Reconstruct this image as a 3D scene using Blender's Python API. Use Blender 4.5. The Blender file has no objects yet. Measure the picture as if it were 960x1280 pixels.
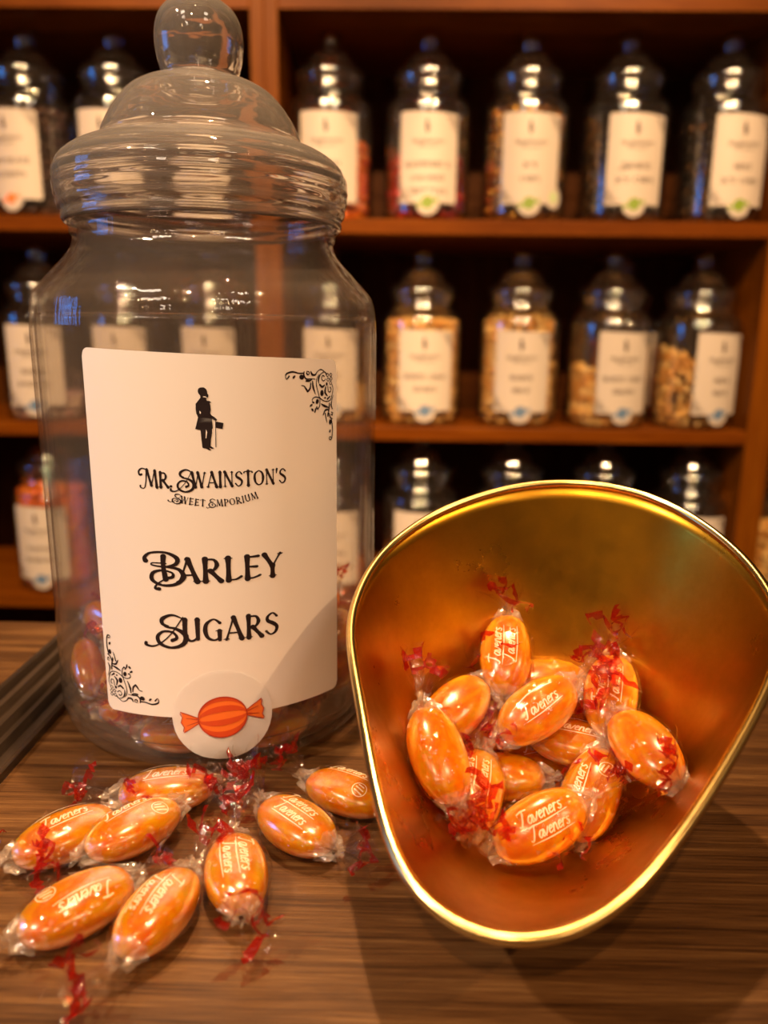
import bpy, bmesh, random
import numpy as np
from math import sin, cos, pi, radians, sqrt, atan2, hypot
from mathutils import Vector, Quaternion, Matrix, Euler
from mathutils.geometry import tessellate_polygon

SCN = bpy.context.scene
COL = bpy.context.collection

# ------------------------------------------------------------------ camera
cam_d = bpy.data.cameras.new('camera')
cam = bpy.data.objects.new('camera', cam_d)
COL.objects.link(cam)
SCN.camera = cam
_P, _R, _Y = radians(13.3), radians(.7), radians(.9)
_f = Vector((-sin(_Y)*cos(_P), cos(_Y)*cos(_P), -sin(_P)))
_r = Vector((cos(_Y), sin(_Y), 0)); _u = _r.cross(_f)
_r2 = cos(_R)*_r + sin(_R)*_u; _u2 = -sin(_R)*_r + cos(_R)*_u
cam.matrix_world = Matrix(((_r2.x, _u2.x, -_f.x, 0), (_r2.y, _u2.y, -_f.y, 0), (_r2.z, _u2.z, -_f.z, .17), (0, 0, 0, 1)))
cam_d.sensor_fit = 'VERTICAL'; cam_d.sensor_height = 36; cam_d.sensor_width = 27
cam_d.lens = 27.0
cam_d.clip_start = .01
cam_d.dof.use_dof = True
cam_d.dof.focus_distance = .268
cam_d.dof.aperture_fstop = 7.5

# ------------------------------------------------------------------ world, lamps, exposure
W = bpy.data.worlds.new('world'); SCN.world = W; W.use_nodes = True
W.node_tree.nodes['Background'].inputs[0].default_value = (.05, .3, 1.0, 1)
W.node_tree.nodes['Background'].inputs[1].default_value = 3.8
SCN.view_settings.view_transform = 'Standard'
SCN.view_settings.look = 'None'
SCN.view_settings.exposure = 0.85
SCN.view_settings.gamma = 1
SCN.view_settings.use_curve_mapping = False
cy = SCN.cycles
cy.max_bounces = 14; cy.transparent_max_bounces = 40; cy.transmission_bounces = 12
cy.glossy_bounces = 5; cy.diffuse_bounces = 3
cy.caustics_reflective = True; cy.caustics_refractive = False
cy.blur_glossy = .3
cy.sample_clamp_indirect = 6.0
cy.use_denoising = True

def spot(name, loc, target, watts, size=70, radius=.03, color=(1, .66, .34), blend=.5):
    d = bpy.data.lights.new(name, 'SPOT'); o = bpy.data.objects.new(name, d); COL.objects.link(o)
    d.energy = watts; d.spot_size = radians(size); d.spot_blend = blend; d.shadow_soft_size = radius; d.color = color
    o.location = loc
    o.rotation_euler = (Vector(target)-Vector(loc)).to_track_quat('-Z', 'Y').to_euler()
    return o
def bulb(name, loc, watts, radius=.04, color=(1, .66, .34)):
    d = bpy.data.lights.new(name, 'POINT'); o = bpy.data.objects.new(name, d); COL.objects.link(o)
    d.energy = watts; d.shadow_soft_size = radius; d.color = color; o.location = loc
    return o

WARM = (1, .64, .32)
COOL = (1, .79, .60)
# spots over the counter: one overhead, one in front, one from the right
spot('jar_pile_fill_spot', (-.95, -.35, 1.30), (-.125, .315, .05), 52, 22, .025, COOL)  # added fill aimed at the jar, brightens its sweets and the label's left
spot('counter_spot_overhead', (-.02, .46, 1.55), (-.08, .385, 0), 95, 25, .018, WARM, .9)
spot('counter_spot_front', (-.18, -.82, 1.22), (-.02, .30, .09), 30, 40, .018, WARM)
spot('counter_spot_right', (1.05, -.55, 1.45), (-.05, .28, .08), 31, 40, .02, WARM)
# a row of ceiling spots washing the shelves, and further ones down the shop
for i, x in enumerate((-.62, -.02, .58)):
    spot('shelf_spot', (x, -.30, 1.52), (x, 1.35, .12), 118, 46, .030, WARM)
for i, (x, y) in enumerate(((-.35, -.9), (.45, -.9), (.05, -1.6), (.05, -2.3), (.05, -3.0))):
    spot('shop_spot', (x, y, 1.62), (x, y+.25, -.95), 16, 58, .025, WARM if x == .05 else COOL)
for i, (x, y) in enumerate(((-.95, -1.1), (.95, -1.1), (-.95, -2.4), (.95, -2.4))):      # unseen square panels, added to give the glass broad bright reflections
    d = bpy.data.lights.new('reflection_panel', 'AREA'); o = bpy.data.objects.new('reflection_panel', d); COL.objects.link(o)
    d.shape = 'RECTANGLE'; d.size = .34; d.size_y = .34; d.energy = 4; d.color = COOL; o.location = (x, y, 1.73)
bulb('room_fill_bulb', (.9, -1.9, 1.15), 3.5, .06, WARM)  # unseen bulbs added as fill to brighten ceiling and walls
bulb('room_fill_bulb', (-1.2, -1.6, 1.15), 3.5, .06, WARM)  # second added fill bulb, on the other side

# ------------------------------------------------------------------ helpers
def obj(name, verts, faces, mats, parent=None, smooth=True, mi=None):
    me = bpy.data.meshes.new(name)
    me.from_pydata([tuple(v) for v in verts], [], [tuple(f) for f in faces])
    for m in (mats if isinstance(mats, (list, tuple)) else [mats]):
        me.materials.append(m)
    if smooth:
        me.polygons.foreach_set('use_smooth', [True]*len(me.polygons))
    if mi is not None:
        me.polygons.foreach_set('material_index', mi)
    me.update()
    o = bpy.data.objects.new(name, me); COL.objects.link(o)
    if parent is not None: o.parent = parent
    return o
def empty(name, loc, rotz=0, parent=None):
    o = bpy.data.objects.new(name, None); COL.objects.link(o)
    o.empty_display_size = .02; o.location = loc; o.rotation_euler = (0, 0, rotz)
    if parent is not None: o.parent = parent
    return o
def tag(o, label, cat, group=None, kind=None):
    if label: o['label'] = label
    if cat: o['category'] = cat
    if group: o['group'] = group
    if kind: o['kind'] = kind
    return o
def structure(o, label=None):
    o['kind'] = 'structure'
    if label: o['label'] = label
    return o
def copy_tree(o, parent=None):
    c = o.copy(); COL.objects.link(c)
    if parent is not None: c.parent = parent
    for ch in list(o.children): copy_tree(ch, c)
    return c
def box_geo(x0, x1, y0, y1, z0, z1, b=.0):
    """box with chamfered edges along every side (bevel b)"""
    bm = bmesh.new()
    bmesh.ops.create_cube(bm, size=1)
    for v in bm.verts:
        v.co = Vector((x0+(v.co.x+.5)*(x1-x0), y0+(v.co.y+.5)*(y1-y0), z0+(v.co.z+.5)*(z1-z0)))
    if b > 0:
        bmesh.ops.bevel(bm, geom=list(bm.edges), offset=b, segments=2, affect='EDGES', profile=.5)
    bm.normal_update(); bm.verts.ensure_lookup_table()
    vs = [v.co.copy() for v in bm.verts]; fs = [[v.index for v in f.verts] for f in bm.faces]
    bm.free(); return vs, fs
def box(name, x0, x1, y0, y1, z0, z1, m, parent=None, b=.001):
    vs, fs = box_geo(x0, x1, y0, y1, z0, z1, b)
    return obj(name, vs, fs, m, parent, smooth=False)
def catmull(pts, per=6, closed=False):
    pts = [np.array(p, float) for p in pts]
    if len(pts) < 3 and not closed:
        return [pts[0]+(pts[1]-pts[0])*k/per for k in range(per+1)]
    n = len(pts); out = []
    for i in range(n if closed else n-1):
        if closed: a, b, c, d = pts[i-1], pts[i], pts[(i+1) % n], pts[(i+2) % n]
        else: a, b, c, d = pts[max(i-1, 0)], pts[i], pts[i+1], pts[min(i+2, n-1)]
        for k in range(per):
            t = k/per
            out.append(.5*((2*b)+(c-a)*t+(2*a-5*b+4*c-d)*t*t+(3*b-a-3*c+d)*t**3))
    if not closed: out.append(pts[-1])
    return out
def lathe_geo(prof, n=64, cx=0, cy=0, closed=False):
    vs, fs = [], []
    m = len(prof)
    for r, z in prof:
        for j in range(n):
            t = 2*pi*j/n; vs.append((cx+r*cos(t), cy+r*sin(t), z))
    for i in range(m if closed else m-1):
        a, b = i*n, ((i+1) % m)*n
        for j in range(n):
            k = (j+1) % n; fs.append((a+j, a+k, b+k, b+j))
    return vs, fs
def merge(*parts):
    V, Fc = [], []
    for v, f in parts:
        o = len(V); V += list(v); Fc += [[i+o for i in q] for q in f]
    return V, Fc
def rot_geo(geo, q, off=(0, 0, 0)):
    off = Vector(off); return [q @ Vector(v)+off for v in geo[0]], geo[1]

# ------------------------------------------------------------------ materials
def new_mat(name):
    m = bpy.data.materials.new(name); m.use_nodes = True
    nt = m.node_tree
    return m, nt, nt.nodes['Principled BSDF'], nt.nodes['Material Output']
def N(nt, t, **kw):
    n = nt.nodes.new(t)
    for k, v in kw.items():
        if k.startswith('i_'): n.inputs[k[2:].replace('_', ' ')].default_value = v
        else: setattr(n, k, v)
    return n
def ramp(nt, fac, stops):
    r = nt.nodes.new('ShaderNodeValToRGB'); nt.links.new(fac, r.inputs[0])
    e = r.color_ramp.elements
    while len(e) < len(stops): e.new(.5)
    for q, (p, c) in zip(e, stops): q.position = p; q.color = (*c, 1)
    return r
def plain(name, col, rough=.5, metal=0, **kw):
    m, nt, p, out = new_mat(name)
    p.inputs['Base Color'].default_value = (*col, 1); p.inputs['Roughness'].default_value = rough
    p.inputs['Metallic'].default_value = metal
    for k, v in kw.items(): p.inputs[k.replace('_', ' ')].default_value = v
    return m
def coords(nt, scale=(1, 1, 1), rot=(0, 0, 0)):
    tc = nt.nodes.new('ShaderNodeTexCoord'); mp = nt.nodes.new('ShaderNodeMapping')
    mp.inputs['Scale'].default_value = scale; mp.inputs['Rotation'].default_value = rot
    nt.links.new(tc.outputs['Object'], mp.inputs[0]); return mp.outputs[0]
def wood(name, stops, scale, rough=.4, bump=.05, coat=0, spec=.06):
    m, nt, p, out = new_mat(name)
    p.inputs['Specular IOR Level'].default_value = spec
    v = coords(nt, scale)
    n1 = N(nt, 'ShaderNodeTexNoise', i_Scale=1.0, i_Detail=8.0, i_Roughness=.62, i_Distortion=.6); nt.links.new(v, n1.inputs['Vector'])
    v2 = coords(nt, tuple(s*6 for s in scale))
    n2 = N(nt, 'ShaderNodeTexNoise', i_Scale=1.0, i_Detail=5.0, i_Roughness=.7); nt.links.new(v2, n2.inputs['Vector'])
    mx = N(nt, 'ShaderNodeMix', data_type='FLOAT'); mx.inputs[0].default_value = .42
    nt.links.new(n1.outputs[0], mx.inputs[2]); nt.links.new(n2.outputs[0], mx.inputs[3])
    r = ramp(nt, mx.outputs[0], stops); nt.links.new(r.outputs[0], p.inputs['Base Color'])
    p.inputs['Roughness'].default_value = rough
    if coat: p.inputs['Coat Weight'].default_value = coat; p.inputs['Coat Roughness'].default_value = .2
    b = N(nt, 'ShaderNodeBump', i_Strength=bump*4, i_Distance=.0006); nt.links.new(n2.outputs[0], b.inputs['Height']); nt.links.new(b.outputs[0], p.inputs['Normal'])
    return m
def thin_glass(name, tint=(.97, .97, .96), f0=.05, gain=.85, power=4.0, rough=.02, haze=.02, bump=None, hazecol=(.9, .85, .8)):
    """thin clear wall: lets light straight through, reflects more towards grazing angles"""
    m, nt, p, out = new_mat(name); nt.nodes.remove(p)
    tr = N(nt, 'ShaderNodeBsdfTransparent'); tr.inputs[0].default_value = (*tint, 1)
    gl = N(nt, 'ShaderNodeBsdfGlossy'); gl.inputs['Roughness'].default_value = rough
    df = N(nt, 'ShaderNodeBsdfDiffuse'); df.inputs[0].default_value = (*hazecol, 1)
    lw = N(nt, 'ShaderNodeLayerWeight'); lw.inputs[0].default_value = .5
    pw = N(nt, 'ShaderNodeMath', operation='POWER'); nt.links.new(lw.outputs['Facing'], pw.inputs[0]); pw.inputs[1].default_value = power
    ma = N(nt, 'ShaderNodeMath', operation='MULTIPLY_ADD'); nt.links.new(pw.outputs[0], ma.inputs[0]); ma.inputs[1].default_value = gain; ma.inputs[2].default_value = f0
    m1 = N(nt, 'ShaderNodeMixShader'); m1.inputs[0].default_value = haze
    nt.links.new(tr.outputs[0], m1.inputs[1]); nt.links.new(df.outputs[0], m1.inputs[2])
    m2 = N(nt, 'ShaderNodeMixShader'); nt.links.new(ma.outputs[0], m2.inputs[0]); nt.links.new(m1.outputs[0], m2.inputs[1]); nt.links.new(gl.outputs[0], m2.inputs[2])
    nt.links.new(m2.outputs[0], out.inputs[0])
    if bump:
        sc, st, dist = bump
        v = coords(nt, sc)
        n = N(nt, 'ShaderNodeTexNoise', i_Scale=1.0, i_Detail=3.0, i_Roughness=.55); nt.links.new(v, n.inputs['Vector'])
        b = N(nt, 'ShaderNodeBump', i_Strength=st, i_Distance=dist); nt.links.new(n.outputs[0], b.inputs['Height'])
        nt.links.new(b.outputs[0], gl.inputs['Normal'])
        nt.links.new(b.outputs[0], lw.inputs['Normal'])
    return m

M = {}
M['worktop'] = wood('worktop_wood', [(.30, (.009, .0028, .0005)), (.43, (.042, .015, .0034)), (.55, (.098, .040, .011)), (.70, (.20, .098, .032))], (6.0, 210, 210), .42, .05, .06, .35)
M['shelf'] = wood('shelf_wood', [(.3, (.060, .012, .0006)), (.5, (.115, .027, .001)), (.7, (.17, .047, .002))], (3, 40, 40), .42, .03)
M['upright'] = wood('upright_wood', [(.3, (.070, .015, .0006)), (.5, (.12, .031, .001)), (.7, (.17, .052, .003))], (40, 40, 3), .42, .03)
M['back'] = wood('back_panel_wood', [(.3, (.022, .005, .0006)), (.5, (.045, .012, .001)), (.7, (.07, .021, .002))], (30, 30, 2), .5, .02)
M['rib'] = wood('dark_ribbed_strip', [(.3, (.010, .006, .004)), (.55, (.030, .018, .011)), (.75, (.07, .042, .026))], (160, 4, 60), .30, .02, 0, .6)
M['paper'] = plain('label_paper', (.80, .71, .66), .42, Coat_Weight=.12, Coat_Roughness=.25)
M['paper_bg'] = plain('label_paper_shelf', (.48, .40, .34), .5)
M['ink'] = plain('black_ink', (.012, .005, .006), .45)
M['ink_bg'] = plain('brown_black_ink', (.03, .012, .008), .5)
M['orange_ink'] = plain('orange_ink', (.83, .16, .02), .45)
M['orange_dark'] = plain('dark_orange_ink', (.62, .065, .012), .45)
M['red_line'] = plain('red_outline_ink', (.42, .03, .01), .45)
M['green_ink'] = plain('green_ink', (.17, .25, .02), .5)
M['blue_ink'] = plain('blue_ink', (.10, .16, .26), .5)
M['glass'] = thin_glass('clear_jar_wall', (.98, .972, .962), .06, .7, 4.6, .03, .022, ((170, 170, 4), .35, .0014), (1, .80, .64))
M['glass_bg'] = thin_glass('clear_shelf_jar_glass', (.97, .96, .94), .14, .7, 2.2, .085, .003)
M['lamp_metal'] = plain('lamp_metal', (.1, .1, .1), .4, 1)

def real_glass(name):
    m, nt, p, out = new_mat(name)
    p.inputs['Base Color'].default_value = (1, .99, .98, 1); p.inputs['Roughness'].default_value = .0
    p.inputs['IOR'].default_value = 1.49; p.inputs['Transmission Weight'].default_value = 1
    v = coords(nt, (40, 40, 120))
    n = N(nt, 'ShaderNodeTexNoise', i_Scale=1.0, i_Detail=2.0); nt.links.new(v, n.inputs['Vector'])
    b = N(nt, 'ShaderNodeBump', i_Strength=.35, i_Distance=.0014); nt.links.new(n.outputs[0], b.inputs['Height']); nt.links.new(b.outputs[0], p.inputs['Normal'])
    df = N(nt, 'ShaderNodeBsdfDiffuse'); df.inputs[0].default_value = (1, .86, .74, 1); mx = N(nt, 'ShaderNodeMixShader'); mx.inputs[0].default_value = .08
    nt.links.new(p.outputs[0], mx.inputs[1]); nt.links.new(df.outputs[0], mx.inputs[2]); nt.links.new(mx.outputs[0], out.inputs[0])
    return m
M['lid'] = real_glass('clear_lid')

def sticker_mat():
    m, nt, p, out = new_mat('round_sticker_film')
    p.inputs['Base Color'].default_value = (.82, .74, .70, 1); p.inputs['Roughness'].default_value = .3
    tr = N(nt, 'ShaderNodeBsdfTransparent'); mx = N(nt, 'ShaderNodeMixShader'); mx.inputs[0].default_value = .80
    nt.links.new(tr.outputs[0], mx.inputs[1]); nt.links.new(p.outputs[0], mx.inputs[2]); nt.links.new(mx.outputs[0], out.inputs[0])
    return m
M['sticker'] = sticker_mat()

def brass(name, c0, c1, r0, r1, bump=.03):
    m, nt, p, out = new_mat(name)
    v = coords(nt, (26, 26, 26))
    n = N(nt, 'ShaderNodeTexNoise', i_Scale=1.0, i_Detail=7.0, i_Roughness=.65); nt.links.new(v, n.inputs['Vector'])
    r = ramp(nt, n.outputs[0], [(.32, c0), (.66, c1)]); nt.links.new(r.outputs[0], p.inputs['Base Color'])
    mr = N(nt, 'ShaderNodeMapRange'); mr.inputs[1].default_value = .3; mr.inputs[2].default_value = .7; mr.inputs[3].default_value = r1; mr.inputs[4].default_value = r0
    nt.links.new(n.outputs[0], mr.inputs[0]); nt.links.new(mr.outputs[0], p.inputs['Roughness'])
    p.inputs['Metallic'].default_value = 1
    v2 = coords(nt, (300, 300, 300))
    n2 = N(nt, 'ShaderNodeTexNoise', i_Scale=1.0, i_Detail=3.0); nt.links.new(v2, n2.inputs['Vector'])
    b = N(nt, 'ShaderNodeBump', i_Strength=bump, i_Distance=.0005); nt.links.new(n2.outputs[0], b.inputs['Height']); nt.links.new(b.outputs[0], p.inputs['Normal'])
    return m
M['brass'] = brass('aged_brass', (.37, .160, .008), (.57, .285, .025), .23, .40)
M['brass_rim'] = brass('polished_brass_rim', (.80, .50, .14), (.92, .66, .26), .18, .26)

def candy_mat():
    m, nt, p, out = new_mat('amber_boiled_sugar')
    v = coords(nt, (70, 150, 110))
    n = N(nt, 'ShaderNodeTexNoise', i_Scale=1.0, i_Detail=4.0, i_Distortion=1.2); nt.links.new(v, n.inputs['Vector'])
    r = ramp(nt, n.outputs[0], [(.32, (.84, .18, .0)), (.5, (1.0, .31, .0)), (.66, (1.0, .42, .002))]); nt.links.new(r.outputs[0], p.inputs['Base Color'])
    p.inputs['Roughness'].default_value = .22; p.inputs['Specular IOR Level'].default_value = .1
    p.inputs['Subsurface Weight'].default_value = .8
    p.inputs['Subsurface Radius'].default_value = (1.0, .42, .06)
    p.inputs['Subsurface Scale'].default_value = .006
    p.inputs['Transmission Weight'].default_value = .65
    p.inputs['IOR'].default_value = 1.45
    return m
M['candy'] = candy_mat()
M['film'] = thin_glass('clear_wrapper_film', (.99, .97, .94), .026, .5, 3.6, .05, .0, ((260, 300, 300), .35, .0012), (1, .93, .86))
M['film_red'] = thin_glass('red_printed_film', (.74, .11, .06), .06, .6, 2.6, .10, .16, ((260, 300, 300), .35, .0012), (.55, .018, .012))
M['film_gathered'] = thin_glass('gathered_wrapper_film', (.96, .93, .90), .07, .7, 2.4, .10, .06, ((260, 300, 300), .4, .0012), (1, .86, .72))
def print_mat():
    m, nt, p, out = new_mat('thin_white_print')
    p.inputs['Base Color'].default_value = (.95, .74, .52, 1); p.inputs['Roughness'].default_value = .35
    tr = N(nt, 'ShaderNodeBsdfTransparent'); mx = N(nt, 'ShaderNodeMixShader'); mx.inputs[0].default_value = .52
    nt.links.new(tr.outputs[0], mx.inputs[1]); nt.links.new(p.outputs[0], mx.inputs[2]); nt.links.new(mx.outputs[0], out.inputs[0])
    return m
M['white_print'] = print_mat()
# ------------------------------------------------------------------ flat print: ribbons and blobs in label space (s, z)
def ribbon(pts, w, per=5, cap=True):
    """variable-width stroke along a smooth line -> (verts2d, faces)"""
    P = np.array(catmull(pts, per)) if len(pts) > 1 else np.array(pts)
    n = len(P)
    w = np.atleast_1d(np.array(w, float))
    ws = np.interp(np.linspace(0, 1, n), np.linspace(0, 1, len(w)), w) if len(w) > 1 else np.full(n, w[0])
    T = np.gradient(P, axis=0); T /= np.maximum(np.linalg.norm(T, axis=1), 1e-9)[:, None]
    Nn = np.c_[-T[:, 1], T[:, 0]]
    A = P+Nn*ws[:, None]/2; B = P-Nn*ws[:, None]/2
    vs = []; fs = []
    for a, b in zip(A, B): vs += [tuple(a), tuple(b)]
    for i in range(n-1): fs.append((2*i+1, 2*i+3, 2*i+2, 2*i))
    if cap:
        for e, sgn in ((0, -1), (n-1, 1)):
            c = P[e]; r = ws[e]/2; a0 = atan2(Nn[e][1], Nn[e][0])
            ids = []
            for k in range(7):
                a = a0-sgn*pi*k/6; ids.append(len(vs)); vs.append((c[0]+r*cos(a), c[1]+r*sin(a)))
            fs.append(ids if sgn < 0 else ids[::-1])
    return vs, fs
def blob(cx, cy, rx, ry=None, ang=0, n=14):
    ry = rx if ry is None else ry
    vs = []
    for k in range(n):
        t = 2*pi*k/n; x, y = rx*cos(t), ry*sin(t)
        vs.append((cx+x*cos(ang)-y*sin(ang), cy+x*sin(ang)+y*cos(ang)))
    return vs, [list(range(n))]
def fill(poly):
    tri = tessellate_polygon([[Vector((x, y, 0)) for x, y in poly]])
    fs = []
    for a, b, c in tri:
        (x0, y0), (x1, y1), (x2, y2) = poly[a], poly[b], poly[c]
        fs.append((a, b, c) if (x1-x0)*(y2-y0)-(x2-x0)*(y1-y0) > 0 else (a, c, b))
    return list(poly), fs
def band2(lo, hi):
    vs = []; fs = []
    for a, b in zip(lo, hi): vs += [tuple(a), tuple(b)]
    for i in range(len(lo)-1): fs.append((2*i, 2*i+2, 2*i+3, 2*i+1))
    return vs, fs
def xf(geo, sx, sy, ox, oy, ang=0):
    c, s = cos(ang), sin(ang)
    return [(ox+c*x*sx-s*y*sy, oy+s*x*sx+c*y*sy) for x, y in geo[0]], ([f[::-1] for f in geo[1]] if sx*sy < 0 else geo[1])

# flared display capitals: cap height 1, strokes of (points, widths)
TH = (.21, .15, .15, .21); TN = (.10, .065, .065, .10)
def foot(x, y, l=.13): return ([(x-l, y), (x, y+(.02 if y < .5 else -.02)), (x+l, y)], (.035, .07, .035))
GL = {
 'A': (.74, [([(.08, 0), (.36, 1)], TN), ([(.36, 1.0), (.66, 0)], TH), ([(.17, .3), (.54, .3)], .07), foot(.08, .02, .10), foot(.66, .02)]),
 'B': (.62, [([(.14, 0), (.14, 1)], TH), ([(.14, .96), (.42, .95), (.5, .75), (.38, .56), (.14, .53)], (.06, .1, .15, .09, .05)), ([(.14, .53), (.45, .52), (.57, .27), (.44, .05), (.14, .03)], (.05, .1, .17, .1, .06))]),
 'C': (.68, [([(.63, .78), (.42, .98), (.16, .8), (.09, .48), (.18, .15), (.42, .02), (.65, .2)], (.13, .07, .14, .18, .14, .07, .05))]),
 'D': (.74, [([(.14, 0), (.14, 1)], TH), ([(.14, .96), (.45, .93), (.66, .5), (.45, .07), (.14, .03)], (.06, .1, .18, .1, .06))]),
 'E': (.62, [([(.14, 0), (.14, 1)], TH), ([(.12, .96), (.52, .98)], (.06, .12)), ([(.14, .54), (.46, .52)], (.06, .12)), ([(.12, .03), (.35, .03), (.57, .12)], (.06, .08, .10))]),
 'F': (.58, [([(.14, 0), (.14, 1)], TH), ([(.12, .96), (.52, .98)], (.06, .12)), ([(.14, .5), (.46, .5)], (.06, .12)), foot(.14, .02)]),
 'G': (.74, [([(.64, .80), (.42, .98), (.16, .8), (.09, .48), (.18, .15), (.42, .02), (.62, .12)], (.13, .07, .14, .18, .14, .08, .1)), ([(.62, .02), (.62, .44)], (.14, .18)), foot(.6, .44, .12)]),
 'H': (.74, [([(.14, 0), (.14, 1)], TH), ([(.60, 0), (.60, 1)], TH), ([(.14, .52), (.6, .52)], .07)]),
 'I': (.28, [([(.14, 0), (.14, 1)], TH), foot(.14, .02, .11), foot(.14, .98, .11)]),
 'J': (.44, [([(.30, 1), (.30, .25), (.2, .0), (.02, .02)], (.21, .15, .12, .12)), foot(.3, .98)]),
 'K': (.70, [([(.14, 0), (.14, 1)], TH), ([(.14, .45), (.56, .98)], TN), ([(.28, .6), (.64, 0)], TH)]),
 'L': (.58, [([(.14, 0), (.14, 1)], TH), ([(.12, .03), (.38, .03), (.56, .14)], (.06, .08, .11)), foot(.14, .98)]),
 'M': (.92, [([(.12, 0), (.18, 1)], TN), ([(.18, 1), (.45, .12)], TH), ([(.45, .1), (.72, 1)], TN), ([(.72, 1), (.80, 0)], TH), foot(.12, .02, .10), foot(.8, .02)]),
 'N': (.76, [([(.14, 0), (.14, 1)], TN), ([(.14, 1), (.62, .02)], TH), ([(.62, 0), (.62, 1)], TN), foot(.14, .02, .1), foot(.62, .98, .1)]),
 'O': (.78, [([(.39, .99), (.14, .8), (.09, .48), (.18, .15), (.39, .01), (.62, .15), (.69, .5), (.62, .83), (.39, .99)], (.07, .13, .18, .13, .07, .13, .18, .13, .07))]),
 'P': (.60, [([(.14, 0), (.14, 1)], TH), ([(.14, .96), (.44, .94), (.54, .7), (.4, .46), (.14, .44)], (.06, .1, .17, .1, .05)), foot(.14, .02)]),
 'Q': (.78, [([(.39, .99), (.14, .8), (.09, .48), (.18, .15), (.39, .01), (.62, .15), (.69, .5), (.62, .83), (.39, .99)], (.07, .13, .18, .13, .07, .13, .18, .13, .07)), ([(.4, .25), (.75, -.1)], .1)]),
 'R': (.70, [([(.14, 0), (.14, 1)], TH), ([(.14, .96), (.42, .95), (.52, .72), (.4, .5), (.14, .47)], (.06, .1, .16, .1, .05)), ([(.30, .47), (.64, 0)], TH), foot(.14, .02)]),
 'S': (.58, [([(.50, .83), (.34, .99), (.14, .85), (.14, .66), (.34, .52), (.50, .34), (.44, .10), (.24, .01), (.07, .18)], (.11, .07, .12, .15, .17, .15, .12, .07, .11))]),
 'T': (.66, [([(.33, 0), (.33, 1)], TH), ([(.04, .90), (.12, .97), (.54, .97), (.62, .90)], (.12, .07, .07, .12)), foot(.33, .02)]),
 'U': (.74, [([(.14, 1), (.14, .3), (.32, .02), (.54, .12), (.60, .4)], (.2, .16, .1, .09, .09)), ([(.60, 1), (.60, .1)], (.2, .15)), foot(.14, .98, .1), foot(.6, .98, .1)]),
 'V': (.70, [([(.08, 1), (.36, 0)], TH), ([(.36, 0), (.62, 1)], TN), foot(.08, .98), foot(.62, .98, .1)]),
 'W': (1.0, [([(.07, 1), (.28, .02)], TH), ([(.28, 0), (.48, .92)], TN), ([(.46, 1), (.70, .02)], TH), ([(.70, 0), (.92, 1)], TN), foot(.07, .98, .1), foot(.92, .98, .08)]),
 'X': (.68, [([(.08, 1), (.60, 0)], TH), ([(.60, 1), (.08, 0)], TN)]),
 'Y': (.68, [([(.06, 1), (.34, .45)], TH), ([(.62, 1), (.34, .45)], TN), ([(.34, .5), (.34, 0)], TH), foot(.62, .98, .09), foot(.34, .02)]),
 'Z': (.62, [([(.06, .96), (.54, .96)], .08), ([(.54, .96), (.06, .04)], TH), ([(.06, .04), (.56, .04)], .08)]),
 '&': (.74, [([(.66, .4), (.4, .02), (.14, .1), (.14, .35), (.45, .65), (.42, .92), (.26, .98), (.2, .78), (.66, 0)], (.08, .08, .14, .14, .1, .12, .08, .12, .14))]),
 "'": (.2, [([(.10, 1), (.06, .72)], (.16, .06))]),
 '.': (.24, [([(.08, .07), (.13, .07)], (.15, .15))]),
 ' ': (.36, []),
 # swash capitals that open a word (taller, with curls)
 'b': (.80, [([(.42, 1.12), (.40, .7), (.46, .1)], (.2, .15, .2)), ([(-.2, .9), (-.22, 1.06), (.0, 1.26), (.5, 1.28), (.86, 1.05), (.82, .78), (.45, .66), (.02, .72), (.06, .82), (.5, .80)], (.2, .13, .09, .1, .17, .15, .08, .06, .05, .05)), ([(.45, .66), (.90, .56), (1.06, .22), (.8, -.1), (.34, -.16), (.0, .06), (.04, .38), (.36, .5), (.68, .4), (.70, .22), (.5, .16)], (.07, .13, .2, .14, .1, .15, .14, .08, .08, .13, .13)), ([(.44, .12), (.18, -.1), (.08, -.3), (.22, -.33)], (.05, .06, .1, .15))]),
 's': (.78, [([(.86, 1.05), (.5, 1.20), (.12, 1.02), (.12, .78), (.34, .7)], (.05, .1, .17, .15, .05)), ([(.34, .7), (.18, .76), (.22, .66), (.64, .56), (.98, .26), (.86, -.14), (.4, -.3), (-.02, -.12), (-.1, .2), (.14, .44), (.50, .40), (.64, .16), (.46, .04)], (.05, .05, .07, .13, .22, .18, .11, .16, .15, .1, .1, .13, .16)), ([(.90, 1.1), (.46, .38), (.06, -.06), (-.28, -.26), (-.58, -.22), (-.58, -.12)], (.05, .05, .055, .08, .12, .14))]),
 'm': (1.14, [([(.34, 1.12), (.30, .5), (.2, .0)], (.1, .08, .08)), ([(.22, .04), (.1, -.1), (-.12, -.06), (-.14, .06)], (.05, .06, .08, .13)), ([(.40, 1.14), (.05, 1.24), (-.2, 1.06), (-.16, .8), (.0, .84)], (.06, .08, .12, .12, .12)), ([(.38, 1.16), (.66, .1)], TH), ([(.66, .08), (.92, 1.1)], TN), ([(.94, 1.1), (1.04, -.02)], TH), foot(1.04, .0, .12)]),
 'e': (.74, [([(.74, 1.0), (.4, 1.16), (.08, 1.0), (.12, .74), (.5, .62)], (.1, .09, .17, .14, .08)), ([(.5, .62), (.08, .56), (-.1, .24), (.1, -.12), (.5, -.16), (.78, .1), (.6, .4), (.3, .3), (.4, .1)], (.08, .12, .18, .13, .1, .15, .1, .08, .12)), ([(.3, .0), (.0, -.2), (-.34, -.26), (-.4, -.14)], (.06, .06, .09, .12))]),
}
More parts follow.
